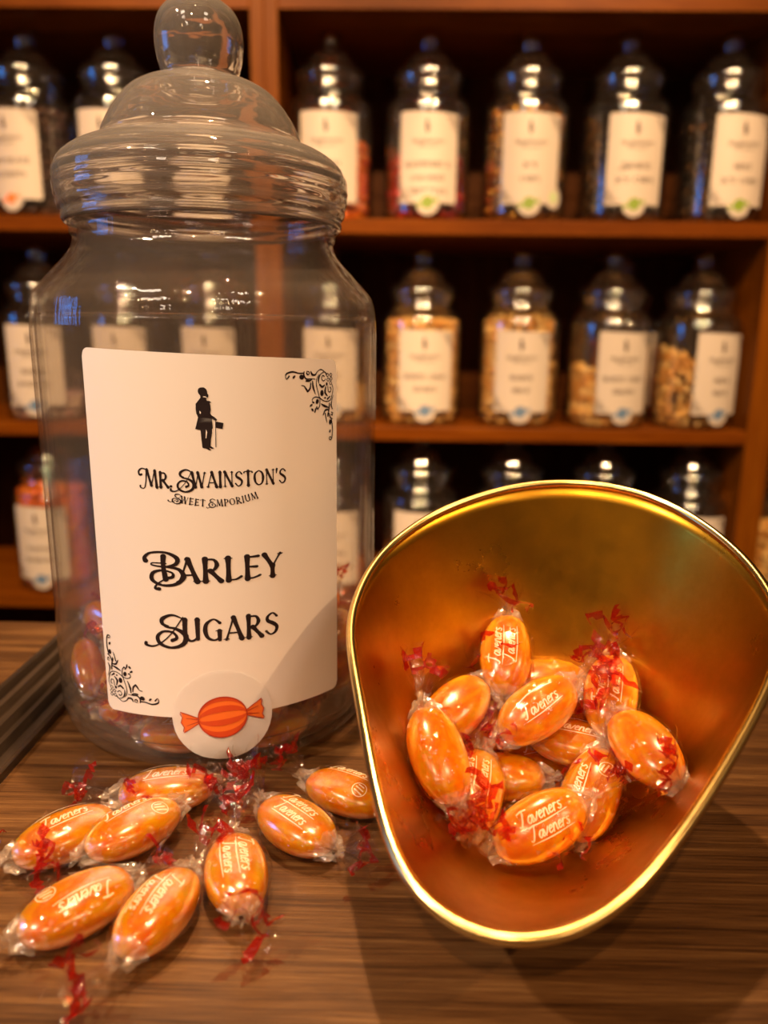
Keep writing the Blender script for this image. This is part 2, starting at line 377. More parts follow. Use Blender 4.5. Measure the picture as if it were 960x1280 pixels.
def text_geo(txt, height, cx, base, track=.04, width=None, arc=0.0, cond=1.0):
    """lay a word out centred on cx; width fits it; arc bends its baseline into a smile"""
    adv = 0; seq = []
    for ch in txt:
        ch = ch if ch in GL else ch.upper(); w, st = GL[ch]; seq.append((ch, adv)); adv += w*cond+track
    adv -= track
    sx = height if width is None else width/adv
    parts = []
    for ch, a in seq:
        for pts, w in GL[ch][1]:
            parts.append(ribbon([(p[0]*cond+a, p[1]) for p in pts], w, 4))
    V, Fc = merge(*parts)
    out = []
    for x, y in V:
        X = (x-adv/2)*sx; t = X/(adv*sx/2); sl = 2*arc*t/(adv*sx/2)
        out.append((cx+X-sl*y*height, base+y*height+arc*t*t))
    return out, Fc

# man with cane and top hat, traced in a 960 x 1260 field
MAN = [(345, 165), (375, 145), (430, 143), (465, 168), (478, 205), (480, 238), (497, 258), (492, 290), (470, 306), (458, 325), (470, 350), (505, 352), (540, 378), (508, 380), (520, 430), (524, 490), (512, 545), (530, 575), (570, 602), (612, 640), (604, 665), (570, 652), (535, 632), (540, 700), (543, 782), (528, 795), (530, 850), (508, 960), (500, 1060), (552, 1100), (515, 1103), (470, 1088), (505, 1120), (480, 1130), (430, 1100), (375, 1088), (362, 960), (355, 805), (275, 790), (300, 700), (325, 605), (300, 545), (295, 470), (298, 395), (340, 345), (375, 300), (372, 270), (345, 235), (336, 200)]
HAT = [(600, 675), (710, 700), (692, 792), (580, 770), (590, 700)]
def man_geo(cx, base, height):
    k = height/985.0
    def f(p): return (cx+(p[0]-430)*k, base+(1130-p[1])*k)
    a = fill([f(p) for p in MAN]); b = fill([f(p) for p in HAT])
    cane = ribbon([f((590, 660)), f((580, 1080))], (9*k, 12*k), 4, False)
    return merge(a, b, cane)
def man_gaps(cx, base, height):
    k = height/985.0
    def f(p): return (cx+(p[0]-430)*k, base+(1130-p[1])*k)
    return merge(fill([f(p) for p in [(440, 795), (456, 840), (440, 930), (428, 940), (432, 860)]]),
                 fill([f(p) for p in [(352, 500), (374, 525), (368, 555), (352, 545)]]),
                 ribbon([f((418, 288)), f((450, 290)), f((468, 305))], (10*k, 14*k, 8*k), 4))
def ornament(cx, cy, size, flip=False):
    """scrolled corner flourish; size spans 22 mm, corner at top right of its field"""
    k = size/790.0
    L = []
    def S(pts, w): L.append(ribbon(pts, w, 5))
    def B(x, y, a, b, ang=0): L.append(blob(x, y, a, b, radians(ang)))
    S([(130, 200), (95, 235), (82, 200), (100, 165), (180, 145), (270, 165), (340, 165)], (22, 12, 10, 22, 20, 16, 16))
    B(200, 210, 26, 14, -40); B(312, 215, 36, 30, 20)
    S([(350, 150), (345, 195), (385, 240), (450, 240), (520, 245)], (16, 24, 18, 12, 10))
    S([(390, 145), (425, 150), (425, 180), (400, 185), (390, 165)], (10, 12, 14, 16, 20))
    S([(455, 150), (475, 185), (525, 190), (560, 150), (620, 125), (680, 155), (710, 190)], (16, 30, 22, 10, 12, 10, 8))
    S([(380, 265), (430, 265), (470, 250)], (22, 24, 12)); S([(310, 320), (350, 330), (380, 370), (400, 400)], (10, 12, 26, 20)); S([(400, 400), (440, 360), (450, 290)], (22, 26, 12))
    S([(480, 270), (490, 350), (525, 440)], (14, 30, 8))
    S([(590, 190), (550, 240), (545, 330), (575, 430), (600, 490), (690, 540), (780, 530), (820, 460), (835, 380), (815, 320)], (8, 10, 12, 12, 12, 12, 12, 12, 10, 8))
    S([(720, 190), (690, 160), (620, 180), (580, 240), (580, 300)], (8, 10, 12, 26, 10))
    S([(700, 250), (660, 275), (630, 240), (650, 205), (675, 215)], (10, 12, 12, 12, 18))
    S([(600, 320), (640, 350), (680, 330)], (26, 30, 18)); B(635, 430, 30, 40, 0); B(720, 315, 18, 22, 0)
    S([(705, 350), (690, 420), (730, 470)], (14, 32, 14)); S([(735, 510), (780, 480)], (28, 14)); B(690, 495, 16, 12, 0)
    S([(740, 340), (750, 410), (785, 420), (800, 380), (780, 360)], (10, 12, 14, 12, 14))
    for x, y in ((735, 200), (795, 200), (800, 250), (790, 305), (745, 260)):
        S([(x-22, y), (x, y+22), (x+22, y), (x, y-22), (x-22, y)], 9)
    S([(590, 490), (530, 475), (475, 500), (480, 550)], (12, 12, 14, 8)); S([(600, 490), (595, 590), (560, 635)], (12, 12, 18))
    B(555, 535, 26, 34, 20); B(490, 545, 18, 12, 0); B(455, 580, 26, 14, -30); B(475, 640, 24, 16, 50); B(520, 650, 12, 34, 15); B(545, 615, 12, 20, 0)
    S([(620, 570), (680, 600), (755, 625)], (10, 34, 12)); S([(770, 570), (760, 640), (745, 720)], (16, 22, 18))
    S([(840, 470), (815, 530), (800, 600), (825, 650)], (8, 10, 26, 12))
    S([(735, 650), (690, 660), (655, 715)], (24, 26, 14)); S([(690, 700), (710, 780), (725, 820)], (18, 14, 8)); B(740, 720, 12, 30, 0)
    S([(760, 700), (785, 760), (825, 780)], (14, 20, 12)); S([(800, 690), (830, 700), (815, 735), (800, 715)], (10, 12, 12, 16))
    B(780, 820, 24, 36, 0); S([(805, 790), (822, 880), (820, 980), (800, 1050), (765, 1050), (765, 1020), (790, 1020)], (16, 18, 16, 18, 14, 10, 16)); B(775, 940, 14, 24, 25)
    V, Fc = merge(*L)
    out = [((x-850)*k, (100-y)*k) for x, y in V]
    if flip: out = [(-x, -y) for x, y in out]
    return [(cx+x, cy+y) for x, y in out], Fc

# ------------------------------------------------------------------ the jar: one profile for all
RB = .0706
LOWER = [(.0580, 0), (.0640, .0012), (.0680, .0045), (.0700, .0105), (.0706, .018)]
BODY = LOWER+[(.0706, .06), (.0706, .12), (.0706, .165), (.0700, .1765), (.0683, .1830), (.0650, .1870), (.0608, .1915), (.0565, .1960), (.0535, .1998), (.0524, .2030), (.0524, .2045), (.0533, .2060), (.0533, .2080), (.0522, .2095), (.0520, .2200)]
LID = [(.0545, .2095), (.0556, .2105), (.0560, .2135), (.0571, .2160), (.0580, .2205), (.0583, .2250), (.0578, .2290), (.0560, .2325), (.0528, .2357), (.0478, .2385), (.0432, .2396), (.0415, .2408), (.0400, .2425), (.0388, .2455), (.0365, .2500), (.0332, .2550), (.0285, .2600), (.0230, .2632), (.0180, .2645)]
KNOB = [(.0150, .2662), (.0156, .2695), (.0166, .2735), (.0172, .2790), (.0166, .2845), (.0148, .2888), (.0116, .2920), (.0070, .2940), (.0, .2946)]
def smooth_prof(p, per=4):
    return [(max(0., float(a)), float(b)) for a, b in catmull(p, per)]
def rad_at(z):
    zs = [b for a, b in BODY[:9]]; rs = [a for a, b in BODY[:9]]
    return float(np.interp(z, zs, rs))
def wrap(geo, eps, phi=0.0, cx=0., cy=0.):
    """label space (arc length s, height z) -> jar wall facing -Y"""
    out = []
    for s, z in geo[0]:
        r = rad_at(z)+eps; t = s/RB+phi
        out.append((cx+r*sin(t), cy-r*cos(t), z))
    return out, geo[1]
def label_geo(s0, s1, z0, zl, zr, rc=.003, n=48, rows=10):
    lo, hi = [], []
    us = np.unique(np.r_[np.linspace(0, 1, n), np.linspace(0, rc/(s1-s0), 6), 1-np.linspace(0, rc/(s1-s0), 6)])
    cols = []
    for u in us:
        s = s0+u*(s1-s0); d = min(s-s0, s1-s); c = rc-sqrt(max(0, rc*rc-(rc-min(d, rc))**2))
        a, b = z0+c, zl+(zr-zl)*u-c
        cols.append([(s, a+(b-a)*k/rows) for k in range(rows+1)])
    vs = [p for c in cols for p in c]; fs = []; m = rows+1
    for i in range(len(cols)-1):
        for k in range(rows):
            a = i*m+k; fs.append((a, a+m, a+m+1, a+1))
    return vs, fs
def disc_geo(cs, cz, r, rings=6, n=40):
    vs = [(cs, cz)]; fs = []
    for i in range(1, rings+1):
        for j in range(n):
            t = 2*pi*j/n; vs.append((cs+r*i/rings*cos(t), cz+r*i/rings*sin(t)))
    for j in range(n): fs.append((0, 1+j, 1+(j+1) % n))
    for i in range(rings-1):
        a = 1+i*n; b = a+n
        for j in range(n):
            k = (j+1) % n; fs.append((a+j, b+j, b+k, a+k))
    return vs, fs
LS0, LS1, LZ0, LZL, LZR = -.0308, .0660, .0262, .1632, .1592
LC = .0163                    # middle of the print
JAR_POSES = [
    ((-0.0389, 0.3443, 0.0128), (0.829, 0.103, 0.027, 0.549)),
    ((-0.0948, 0.3794, 0.0127), (0.725, 0.076, 0.013, 0.684)),
    ((-0.0948, 0.3362, 0.0124), (0.994, 0.059, 0.036, 0.088)),
    ((-0.0652, 0.2906, 0.0126), (0.768, -0.072, -0.015, 0.636)),
    ((-0.0515, 0.3753, 0.0128), (0.805, 0.082, 0.003, -0.588)),
    ((-0.122, 0.3689, 0.0138), (0.886, 0.161, 0.105, 0.422)),
    ((-0.1074, 0.2968, 0.0126), (0.141, -0.015, -0.068, -0.988)),
    ((-0.0429, 0.3078, 0.0126), (0.857, 0.037, -0.063, -0.51)),
    ((-0.0748, 0.3773, 0.0163), (0.58, 0.385, 0.202, 0.689)),
    ((-0.1281, 0.3366, 0.0126), (0.375, -0.056, 0.045, -0.924)),
    ((-0.0843, 0.2890, 0.0250), (0.841, -0.34, -0.4, 0.13)),
    ((-0.0259, 0.33, 0.0208), (0.722, 0.142, -0.057, 0.675)),
    ((-0.1008, 0.3592, 0.0233), (0.944, 0.109, -0.021, -0.309)),
    ((-0.1126, 0.3193, 0.0183), (0.282, 0.207, 0.376, -0.858)),
    ((-0.0547, 0.2931, 0.0269), (0.859, -0.162, 0.228, -0.429)),
    ((-0.039, 0.3713, 0.0262), (0.91, 0.016, 0.103, -0.402)),
    ((-0.1202, 0.344, 0.0271), (0.249, 0.057, 0.195, 0.947)),
    ((-0.0918, 0.3019, 0.0284), (0.621, -0.32, 0.004, 0.716)),
    ((-0.042, 0.3165, 0.0286), (0.571, -0.149, -0.153, 0.793)),
    ((-0.0638, 0.3455, 0.0132), (0.725, -0.127, -0.161, 0.657)),
    ((-0.1336, 0.3101, 0.0244), (0.401, -0.375, -0.716, 0.431)),
    ((-0.0745, 0.3147, 0.0225), (0.678, 0.005, 0.7, 0.223)),
    ((-0.0378, 0.3492, 0.0347), (0.876, -0.019, -0.386, 0.288)),
    ((-0.1041, 0.3831, 0.0291), (0.092, -0.151, 0.295, 0.939)),
    ((-0.1123, 0.3006, 0.0304), (0.763, -0.181, -0.275, 0.556)),
    ((-0.0242, 0.3255, 0.0382), (0.705, 0.237, 0.244, 0.622)),
    ((-0.0679, 0.3637, 0.0297), (0.905, 0.286, -0.104, 0.296)),
    ((-0.1218, 0.3641, 0.0343), (0.308, -0.211, 0.16, 0.914)),
    ((-0.0372, 0.2965, 0.0423), (0.501, -0.643, -0.578, -0.047)),
    ((-0.057, 0.3471, 0.0386), (0.818, -0.336, -0.463, -0.063)),
    ((-0.0736, 0.3884, 0.0366), (0.884, -0.263, -0.107, -0.372)),
    ((-0.1296, 0.3275, 0.038), (0.729, -0.624, 0.223, -0.176)),
    ((-0.0605, 0.3221, 0.0344), (0.163, -0.598, -0.216, 0.754)),
    ((-0.0487, 0.374, 0.0448), (0.449, -0.196, -0.001, -0.872)),
    ((-0.0826, 0.3424, 0.0305), (0.158, -0.748, 0.581, 0.279)),
    ((-0.0992, 0.2791, 0.0391), (0.79, 0.553, 0.048, -0.262)),
    ((-.0850, .2800, .0106), (1, 0, 0, 0)),
    ((-.0500, .2868, .0106), (.961, 0, 0, .276)),
]
SCOOP_POSES = [
    ('h', (0.0583, 0.2738, 0.0392), (0.977, 0.207, -0.009, 0.042)),
    ('c', (0.0222, 0.2529, 0.0374), (0.881, 0.24, -0.107, 0.392)),
    ('k', (0.038, 0.2453, 0.0159), (0.995, 0.099, 0.0, 0.0)),
    ('j', (0.0277, 0.2277, 0.0217), (0.76, 0.111, -0.093, 0.634)),
    ('g', (0.0673, 0.2318, 0.0186), (0.83, 0.154, -0.269, 0.464)),
    ('e', (0.0152, 0.2263, 0.0355), (0.788, 0.131, 0.281, -0.533)),
    ('i', (0.0803, 0.2616, 0.0404), (0.778, 0.118, -0.271, 0.555)),
    ('l', (0.0842, 0.2326, 0.0358), (0.768, 0.253, -0.072, -0.585)),
    ('m', (0.0559, 0.2618, 0.0129), (0.981, 0.144, -0.018, 0.126)),
    ('f', (0.0478, 0.2168, 0.0166), (0.898, 0.372, -0.09, 0.218)),
    ('d', (0.0666, 0.2551, 0.0241), (0.984, 0.121, 0.016, -0.133)),
    ('b', (0.0521, 0.2535, 0.0378), (0.864, 0.394, -0.13, 0.285)),
    ('a', (0.0427, 0.2723, 0.0509), (0.726, 0.173, -0.279, 0.604)),
    ('n', (0.035, 0.2604, 0.0277), (0.953, 0.273, -0.036, 0.125)),
]

# ================================================================== the room
FZ = -.95
structure(box('floor', -2.6, 2.6, -3.6, 1.9, FZ-.05, FZ, wood('floor_boards', [(.3, (.05, .025, .012)), (.7, (.16, .085, .04))], (3, 20, 20), .5), b=0))
cream = plain('cream_paint', (.40, .28, .18), .7)
burg = plain('dark_red_paint', (.10, .035, .020), .6)
structure(box('ceiling', -2.6, 2.6, -3.6, 1.9, 1.75, 1.80, cream, b=0))
structure(box('wall_back', -2.6, 2.6, 1.70, 1.75, FZ, 1.75, burg, b=0))
structure(box('wall_right', 2.4, 2.45, -3.6, 1.70, FZ, 1.75, cream, b=0))
structure(box('wall_front', -2.6, 2.6, -3.65, -3.6, FZ, 1.75, burg, b=0))
# left wall with a shop window opening towards the blue dusk sky
WX = -2.4; WY0, WY1, WZ0, WZ1 = -.25, .50, .22, 1.0
V, Fc = merge(box_geo(WX-.05, WX, -3.6, WY0, FZ, 1.75), box_geo(WX-.05, WX, WY1, 1.70, FZ, 1.75),
              box_geo(WX-.05, WX, WY0, WY1, FZ, WZ0), box_geo(WX-.05, WX, WY0, WY1, WZ1, 1.75))
structure(obj('wall_left', V, Fc, cream, smooth=False))
wn = structure(empty('window_1', (WX, (WY0+WY1)/2, WZ0)))
hw = (WY1-WY0)/2; hh = WZ1-WZ0
V, Fc = merge(box_geo(-.05, .01, -hw, hw, 0, .04), box_geo(-.05, .01, -hw, hw, hh-.04, hh), box_geo(-.05, .01, -hw, -hw+.04, .04, hh-.04),
              box_geo(-.05, .01, hw-.04, hw, .04, hh-.04), box_geo(-.04, .0, -.015, .015, .04, hh-.04))
structure(obj('window_frame', V, Fc, M['upright'], wn, smooth=False))
structure(obj('pane', *box_geo(-.027, -.023, -hw+.04, hw-.04, .04, hh-.04), M['glass_bg'], wn, smooth=False))

# ================================================================== counter
ct = tag(empty('shop_counter', (.15, 0, FZ)), 'brown wood grain shop counter under the jar and the brass scoop', 'counter')
H0 = -FZ
def cbox(name, x0, x1, y0, y1, z0, z1, m, b=.002): return box(name, x0, x1, y0, y1, z0+H0, z1+H0, m, ct, b)
cbox('worktop', -1.05, .95, -.12, .4235, -.036, 0, M['worktop'], .0012)
cbox('front_panel', -1.02, .92, .36, .38, FZ, -.036, M['upright'])
cbox('rear_panel', -1.02, .92, -.08, -.06, FZ, -.036, M['upright'])
for x in (-1.02, .90): cbox('side_panel', x, x+.02, -.06, .36, FZ, -.036, M['upright'])

# dark ribbed strip lying across the counter
st = tag(empty('ribbed_strip', (-.168, .15, 0)), 'dark ribbed flat strip lying across the counter left of the tall jar', 'strip')
prof = [(-.0190, 0), (-.0190, .0036), (-.0178, .0046)]
for x in (-.0125, -.0040, .0045, .0120):
    prof += [(x-.0030, .0046), (x-.0014, .0012), (x+.0014, .0012), (x+.0030, .0046)]
prof += [(.0178, .0046), (.0190, .0036), (.0190, 0)]
V = [(x, y, z) for y in (-.27, .272) for x, z in prof]; n = len(prof)
Fc = [(i, i+n, i+n+1, i+1) for i in range(n-1)]+[(0, n-1, 2*n-1, n)]+[tuple(range(n)), tuple(range(2*n-1, n-1, -1))]
obj('strip_body', V, Fc, M['rib'], st, smooth=False)

# ================================================================== shelves
SY0, SY1 = 1.31, 1.64
ROW = {0: .668, 1: .345, 2: .010, 3: -.305, 4: -.63, 5: FZ+.08}
def bookcase(name, x0, x1, label):
    c = tag(empty(name, ((x0+x1)/2, SY0, FZ)), label, 'shelves')
    cx = (x0+x1)/2
    def bb(nm, a, b, y0, y1, z0, z1, m): return box(nm, a-cx, b-cx, y0-SY0, y1-SY0, z0-FZ, z1-FZ, m, c, .0015)
    bb('side_panel', x0, x0+.0215, SY0, SY1, FZ, .95, M['upright'])
    bb('side_panel', x1-.0215, x1, SY0, SY1, FZ, .95, M['upright'])
    for k, z in ROW.items(): bb('shelf', x0+.0215, x1-.0215, SY0+.001, SY1-.012, z-.0235, z, M['shelf'])
    bb('shelf', x0+.0215, x1-.0215, SY0+.001, SY1-.012, .9265, .95, M['shelf'])
    bb('back_panel', x0+.0215, x1-.0215, SY1-.012, SY1, FZ, .9265, M['back'])
    bb('plinth', x0+.0215, x1-.0215, SY0+.02, SY0+.035, FZ, FZ+.0565, M['upright'])
    return c
bookcase('bookcase', -1.0205, -.2135, 'brown wooden shelves behind the left side of the tall jar')
bookcase('bookcase', -.2135, .6145, 'wide brown wooden shelves behind the brass scoop')
bookcase('bookcase', .6145, 1.42, 'brown wooden shelves just showing at the right edge past the double upright')

# ================================================================== tall jar in front
JX, JY = -.0802, .3350
jar = tag(empty('sweet_jar', (JX, JY, 0)), 'tall clear sweet jar with a big barley sugars label on the counter', 'jar')
outer = smooth_prof([(0, .0015), (.03, .0012), (.05, .0004)]+BODY)
inner = smooth_prof([(.0502, .2198), (.0503, .205), (.0512, .2005), (.0545, .1950), (.0590, .1895), (.0632, .1850), (.0664, .1808), (.0682, .1750), (.0687, .165), (.0687, .08), (.0687, .02), (.0680, .0125), (.0655, .0068), (.0600, .0038), (.04, .0030), (0, .0030)])
g = lathe_geo(outer+inner, 96)
rings = [rot_geo(lathe_geo([(.0524+.0014*cos(2*pi*k/10), z+.0012*sin(2*pi*k/10)) for k in range(10)], 96, closed=True), Quaternion()) for z in (.2115, .2165)]
jb = obj('glass_body', *merge(g, *rings), M['glass'], jar)
lid = obj('lid', [], [], M['lid'], jar)
lid_out = [(r+(.00010*sin((z-.2105)*2*pi/.0042) if .2110 < z < .2345 else 0), z) for r, z in smooth_prof(LID+KNOB, 9)]
lid_in = smooth_prof([(0, .2928), (.0065, .2923), (.0105, .2903), (.0136, .2872), (.0152, .2835), (.0157, .2790), (.0151, .2740), (.0141, .2700), (.0135, .2668), (.0162, .2630), (.0225, .2615), (.0275, .2585), (.0320, .2535), (.0352, .2487), (.0376, .2440), (.0390, .2405), (.0425, .2378), (.0475, .2364), (.0520, .2337), (.0548, .2308), (.0563, .2280), (.0566, .2245), (.0560, .2200), (.0550, .2165), (.0544, .2140), (.0538, .2110)], 9)
lid_in = [(r+(.00030*sin((z-.2105)*2*pi/.0056)*sin((z-.205)*230) if .2120 < z < .2345 and r > .04 else 0), z) for r, z in lid_in]
g = lathe_geo(lid_out+lid_in, 96, closed=False)
m = len(lid_out)+len(lid_in)
rim = [(j, (m-1)*96+j, (m-1)*96+(j+1) % 96, (j+1) % 96) for j in range(96)]
ridges = [lathe_geo([(r+.0011*cos(2*pi*k/8), z+.0010*sin(2*pi*k/8)) for k in range(8)], 96, closed=True) for r, z in ((.0582, .2265), (.0576, .2195), (.0562, .2150))]
me = bpy.data.meshes.new('lid'); V, Fc = merge((g[0], list(g[1])+rim))
me.from_pydata([tuple(v) for v in V], [], [tuple(f) for f in Fc]); me.materials.append(M['lid'])
me.polygons.foreach_set('use_smooth', [True]*len(me.polygons)); me.update(); lid.data = me
# moulded seam line down one side of the lid
seam = [(r, z) for r, z in lid_out if z > .2140 and r > .002]
ts = radians(-62)
V = []; Fc = []
for i, (r, z) in enumerate(seam):
    for s in (-1, 1): V.append(((r+.00015)*cos(ts)-s*.00022*sin(ts), (r+.00015)*sin(ts)+s*.00022*cos(ts), z))
for i in range(len(seam)-1): Fc.append((2*i, 2*i+1, 2*i+3, 2*i+2))
obj('mould_seam', V, Fc, M['film'], lid)

def jar_label(parent, phi, paper, ink, name_lines, fine=True, top=0):
    """paper label with its print as sub-parts; name_lines = (text, cap height, baseline z, width)"""
    lb = obj('label', *wrap(label_geo(LS0, LS1, LZ0, LZL, LZR, n=48 if fine else 14, rows=10 if fine else 3), .0003, phi), paper, parent)
    pr = [man_geo(.0136, .1284, .0218)]
    pr.append(text_geo("mR.", .0054, 0, 0, .05)) if False else None
    pr = [q for q in pr if q]
    title = merge(text_geo("mR. sWAINSTON'S", .0053, LC, .1153, .035, .0515), text_geo("sWEET eMPORIUM", .0023, LC, .1083, .12, .0300, .0022))
    if fine:
        obj('silhouette_print', *wrap(pr[0], .00045, phi), ink, lb)
        obj('silhouette_gaps', *wrap(man_gaps(.0136, .1284, .0218), .0006, phi), paper, lb)
        obj('title_print', *wrap(title, .00045, phi), ink, lb)
        for a in ((.0643, .1565, 0), (-.0300, .0298, 1)):
            sz = .0224
            o = ornament(a[0], a[1], sz, bool(a[2]))
            obj('corner_ornament', *wrap(o, .00045, phi), ink, lb)
        for t, h, z, w in name_lines:
            obj('name_print', *wrap(text_geo(t, h, LC-.0004, z, .05, w), .00045, phi), ink, lb)
    else:
        V = [pr[0], title]+[text_geo(t, h, LC, z, .05, w) for t, h, z, w in name_lines]
        V += [ornament(.0643, .1565, .0224, False), ornament(-.0300, .0298, .0224, True)] if fine is None else []
        obj('label_print', *wrap(merge(*V), .0006, phi), ink, lb)
    return lb
jar_label(jar, 0, M['paper'], M['ink'], [('bARLEY', .0086, .0803, .0475), ('sUGARS', .0086, .0572, .0440)])
stk = obj('round_sticker', *wrap(disc_geo(.0156, .0263, .0188), .0007), M['sticker'], jar)
def boiled_sweet_art(cs, cz, k, ang):
    """striped wrapped sweet: (orange parts, dark stripes, outline)"""
    a, b = 9.2*k, 8.5*k
    xs = np.linspace(-1, 1, 25)
    e = np.sqrt(np.maximum(0, 1-xs**2))
    body = band2([(a*x, -b*q) for x, q in zip(xs, e)], [(a*x, b*q) for x, q in zip(xs, e)])
    st = []
    for lo, hi in ((-1, -.72), (-.42, -.12), (.26, .56), (.80, 1.0)):
        st.append(band2([(a*x, b*q*lo) for x, q in zip(xs, e)], [(a*x, b*q*hi) for x, q in zip(xs, e)]))
    wings = []; lines = []
    for s in (-1, 1):
        w = [(s*a*.97, -1.0*k), (s*a*.97, 1.0*k), (s*(a+6.3*k), 4.4*k), (s*(a+5.8*k), 2.0*k), (s*(a+6.6*k), 0), (s*(a+5.7*k), -2.2*k), (s*(a+6.1*k), -4.4*k)]
        wings.append(fill(w)); lines.append(ribbon(w[1:]+[w[0]], .35*k, 2, False))
        lines += [ribbon([(s*a, .5*k), (s*(a+4.5*k), 1.6*k)], (.4*k, .2*k), 3), ribbon([(s*a, -.4*k), (s*(a+4.6*k), -1.6*k)], (.4*k, .2*k), 3)]
    lines.append(ribbon([(a*cos(t), b*sin(t)) for t in np.linspace(0, 2*pi, 41)], .45*k, 1, False))
    R = lambda g: xf(g, 1, 1, cs, cz, ang)
    return R(merge(body, *wings)), R(merge(*st)), R(merge(*lines))
for nm, g, m_, e in zip(('sweet_picture', 'sweet_stripes', 'sweet_outline'), boiled_sweet_art(.0156, .0262, .00098, radians(6)), ('orange_ink', 'orange_dark', 'red_line'), (.0009, .00105, .0012)):
    obj(nm, *wrap(g, e), M[m_], stk)

# ================================================================== wrapped sweets
CA, CB, CC = .0166, .0097, .0064
def candy_geo(seed):
    rnd = random.Random(seed)
    n, m = 28, 16; V = []; Fc = []
    ph = [rnd.uniform(0, 6) for _ in range(4)]
    for i in range(m+1):
        u = -cos(pi*i/m); s = sqrt(max(0, 1-u*u))**.86
        for j in range(n):
            t = 2*pi*j/n; c, q = cos(t), sin(t)
            wob = 1+.025*sin(3*t+ph[0])*sin(2*u+ph[1])
            V.append((CA*u, CB*s*(abs(c)**.9)*(1 if c > 0 else -1)*wob, CC*s*(abs(q)**.85)*(1 if q > 0 else -1)))
    for i in range(m):
        for j in range(n): Fc.append((i*n+j, (i+1)*n+j, (i+1)*n+(j+1) % n, i*n+(j+1) % n))
    return V, Fc
def wrapper_geo(seed, px=.0198):
    """crumpled film around the sweet: many small creased facets, gathered into a pinch at both ends"""
    rnd = random.Random(seed*7+1)
    n, m = 40, 30; V = []; Fc = []; mi = []
    k1, k2 = rnd.randint(7, 10), rnd.randint(12, 16); p1, p2, p3 = (rnd.uniform(0, 6) for _ in range(3))
    for i in range(m+1):
        x = -px+2*px*i/m; u = abs(x)/CA
        s = sqrt(max(0, 1-min(u, .999)**2))**.86
        ty, tz = CB*s*1.045+.0003, CC*s*1.05+.0003
        f = max(0, (px-abs(x))/(px-.78*CA)); e = .0018
        if abs(x) > .78*CA:
            s8 = sqrt(1-.78**2)**.86
            ty = max(ty, e+(CB*s8*1.04-e)*f**1.15); tz = max(tz, e+(CC*s8*1.05-e)*f**1.15)
        amp = .00008+.0010*min(1, u)**5
        for j in range(n):
            t = 2*pi*(j+.5*(i % 2))/n
            d = amp*(sin(k1*t+p1+3*x/CA)+.6*sin(k2*t+p2-5*x/CA))+.00020*sin(2*t+p3+x*500)+rnd.uniform(0, .00062)
            d = max(d, -.0002 if abs(x) < .95*CA else -.0012)
            xx = x if i in (0, m) else x+rnd.uniform(-.0003, .0003)
            V.append((xx, (ty+d)*cos(t), (tz+d)*sin(t)))
    for i in range(m):
        g = 1 if min(i, m-1-i) < 4 else 0
        for j in range(n):
            a, b, c, d = i*n+j, (i+1)*n+j, (i+1)*n+(j+1) % n, i*n+(j+1) % n
            if i % 2 == 0: Fc += [(a, b, d), (b, c, d)]
            else: Fc += [(a, b, c), (a, c, d)]
            mi += [1 if g or rnd.random() < .03 else 0, 1 if g or rnd.random() < .03 else 0]
    return V, Fc, mi
def twist_geo(side, yaw, pitch, seed, L=.0145, spread=.0078, px=.0194):
    """crumpled fan of film flaring from the pinch; red bands run across its outer end"""
    rnd = random.Random(seed*13+(5 if side > 0 else 2))
    V, Fc, mi = [], [], []
    nu, nv = 11, 18
    d0 = Euler((0, -pitch*side, yaw*side)).to_matrix() @ Vector((side, 0, 0))
    q = Vector((1, 0, 0)).rotation_difference(d0)
    roll = rnd.uniform(-1.2, 1.2)
    for sheet in range(3):
        o = len(V)
        tw0 = roll+sheet*1.15; tw1 = rnd.uniform(.5, 1.4)*(1 if rnd.random() < .5 else -1)
        fr = rnd.uniform(6, 10); p1 = rnd.uniform(0, 6); p2 = rnd.uniform(0, 6); sp = spread*rnd.uniform(.7, 1.1); Ls = L*rnd.uniform(.85, 1.1); curl = rnd.uniform(.7, 1.5)
        for i in range(nu+1):
            u = i/nu
            w = .0016+sp*u**.75
            for j in range(nv+1):
                v = -1+2*j/nv
                a = v*curl*(.4+.6*u)
                y = w*sin(a)/max(.5, curl*.7); z = w*(1-cos(a))*.8-w*.25
                z += (.10+.22*u)*w*sin(fr*v+p1+2.2*u); y += .10*w*sin(fr*1.7*v+p2)
                x = Ls*u*(1+.12*sin(5*v+p2))-.10*Ls*v*v*u; z += rnd.uniform(-.05, .05)*w; y += rnd.uniform(-.03, .03)*w
                t = tw0+tw1*u
                y, z = y*cos(t)-z*sin(t), y*sin(t)+z*cos(t)
                V.append(Vector((side*px, 0, 0))+q @ Vector((x, y, z)))
        b0 = rnd.uniform(.62, .74)
        for i in range(nu):
            for j in range(nv):
                a = o+i*(nv+1)+j; Fc += [(a, a+nv+1, a+nv+2), (a, a+nv+2, a+1)]
                u = (i+.5)/nu; v = -1+2*(j+.5)/nv
                red = sheet < 2 and b0 < u+.08*sin(6*v+p1) < b0+.15
                k = 1 if red else (2 if u < .22 else 0)
                mi += [k, k]
    return V, Fc, mi
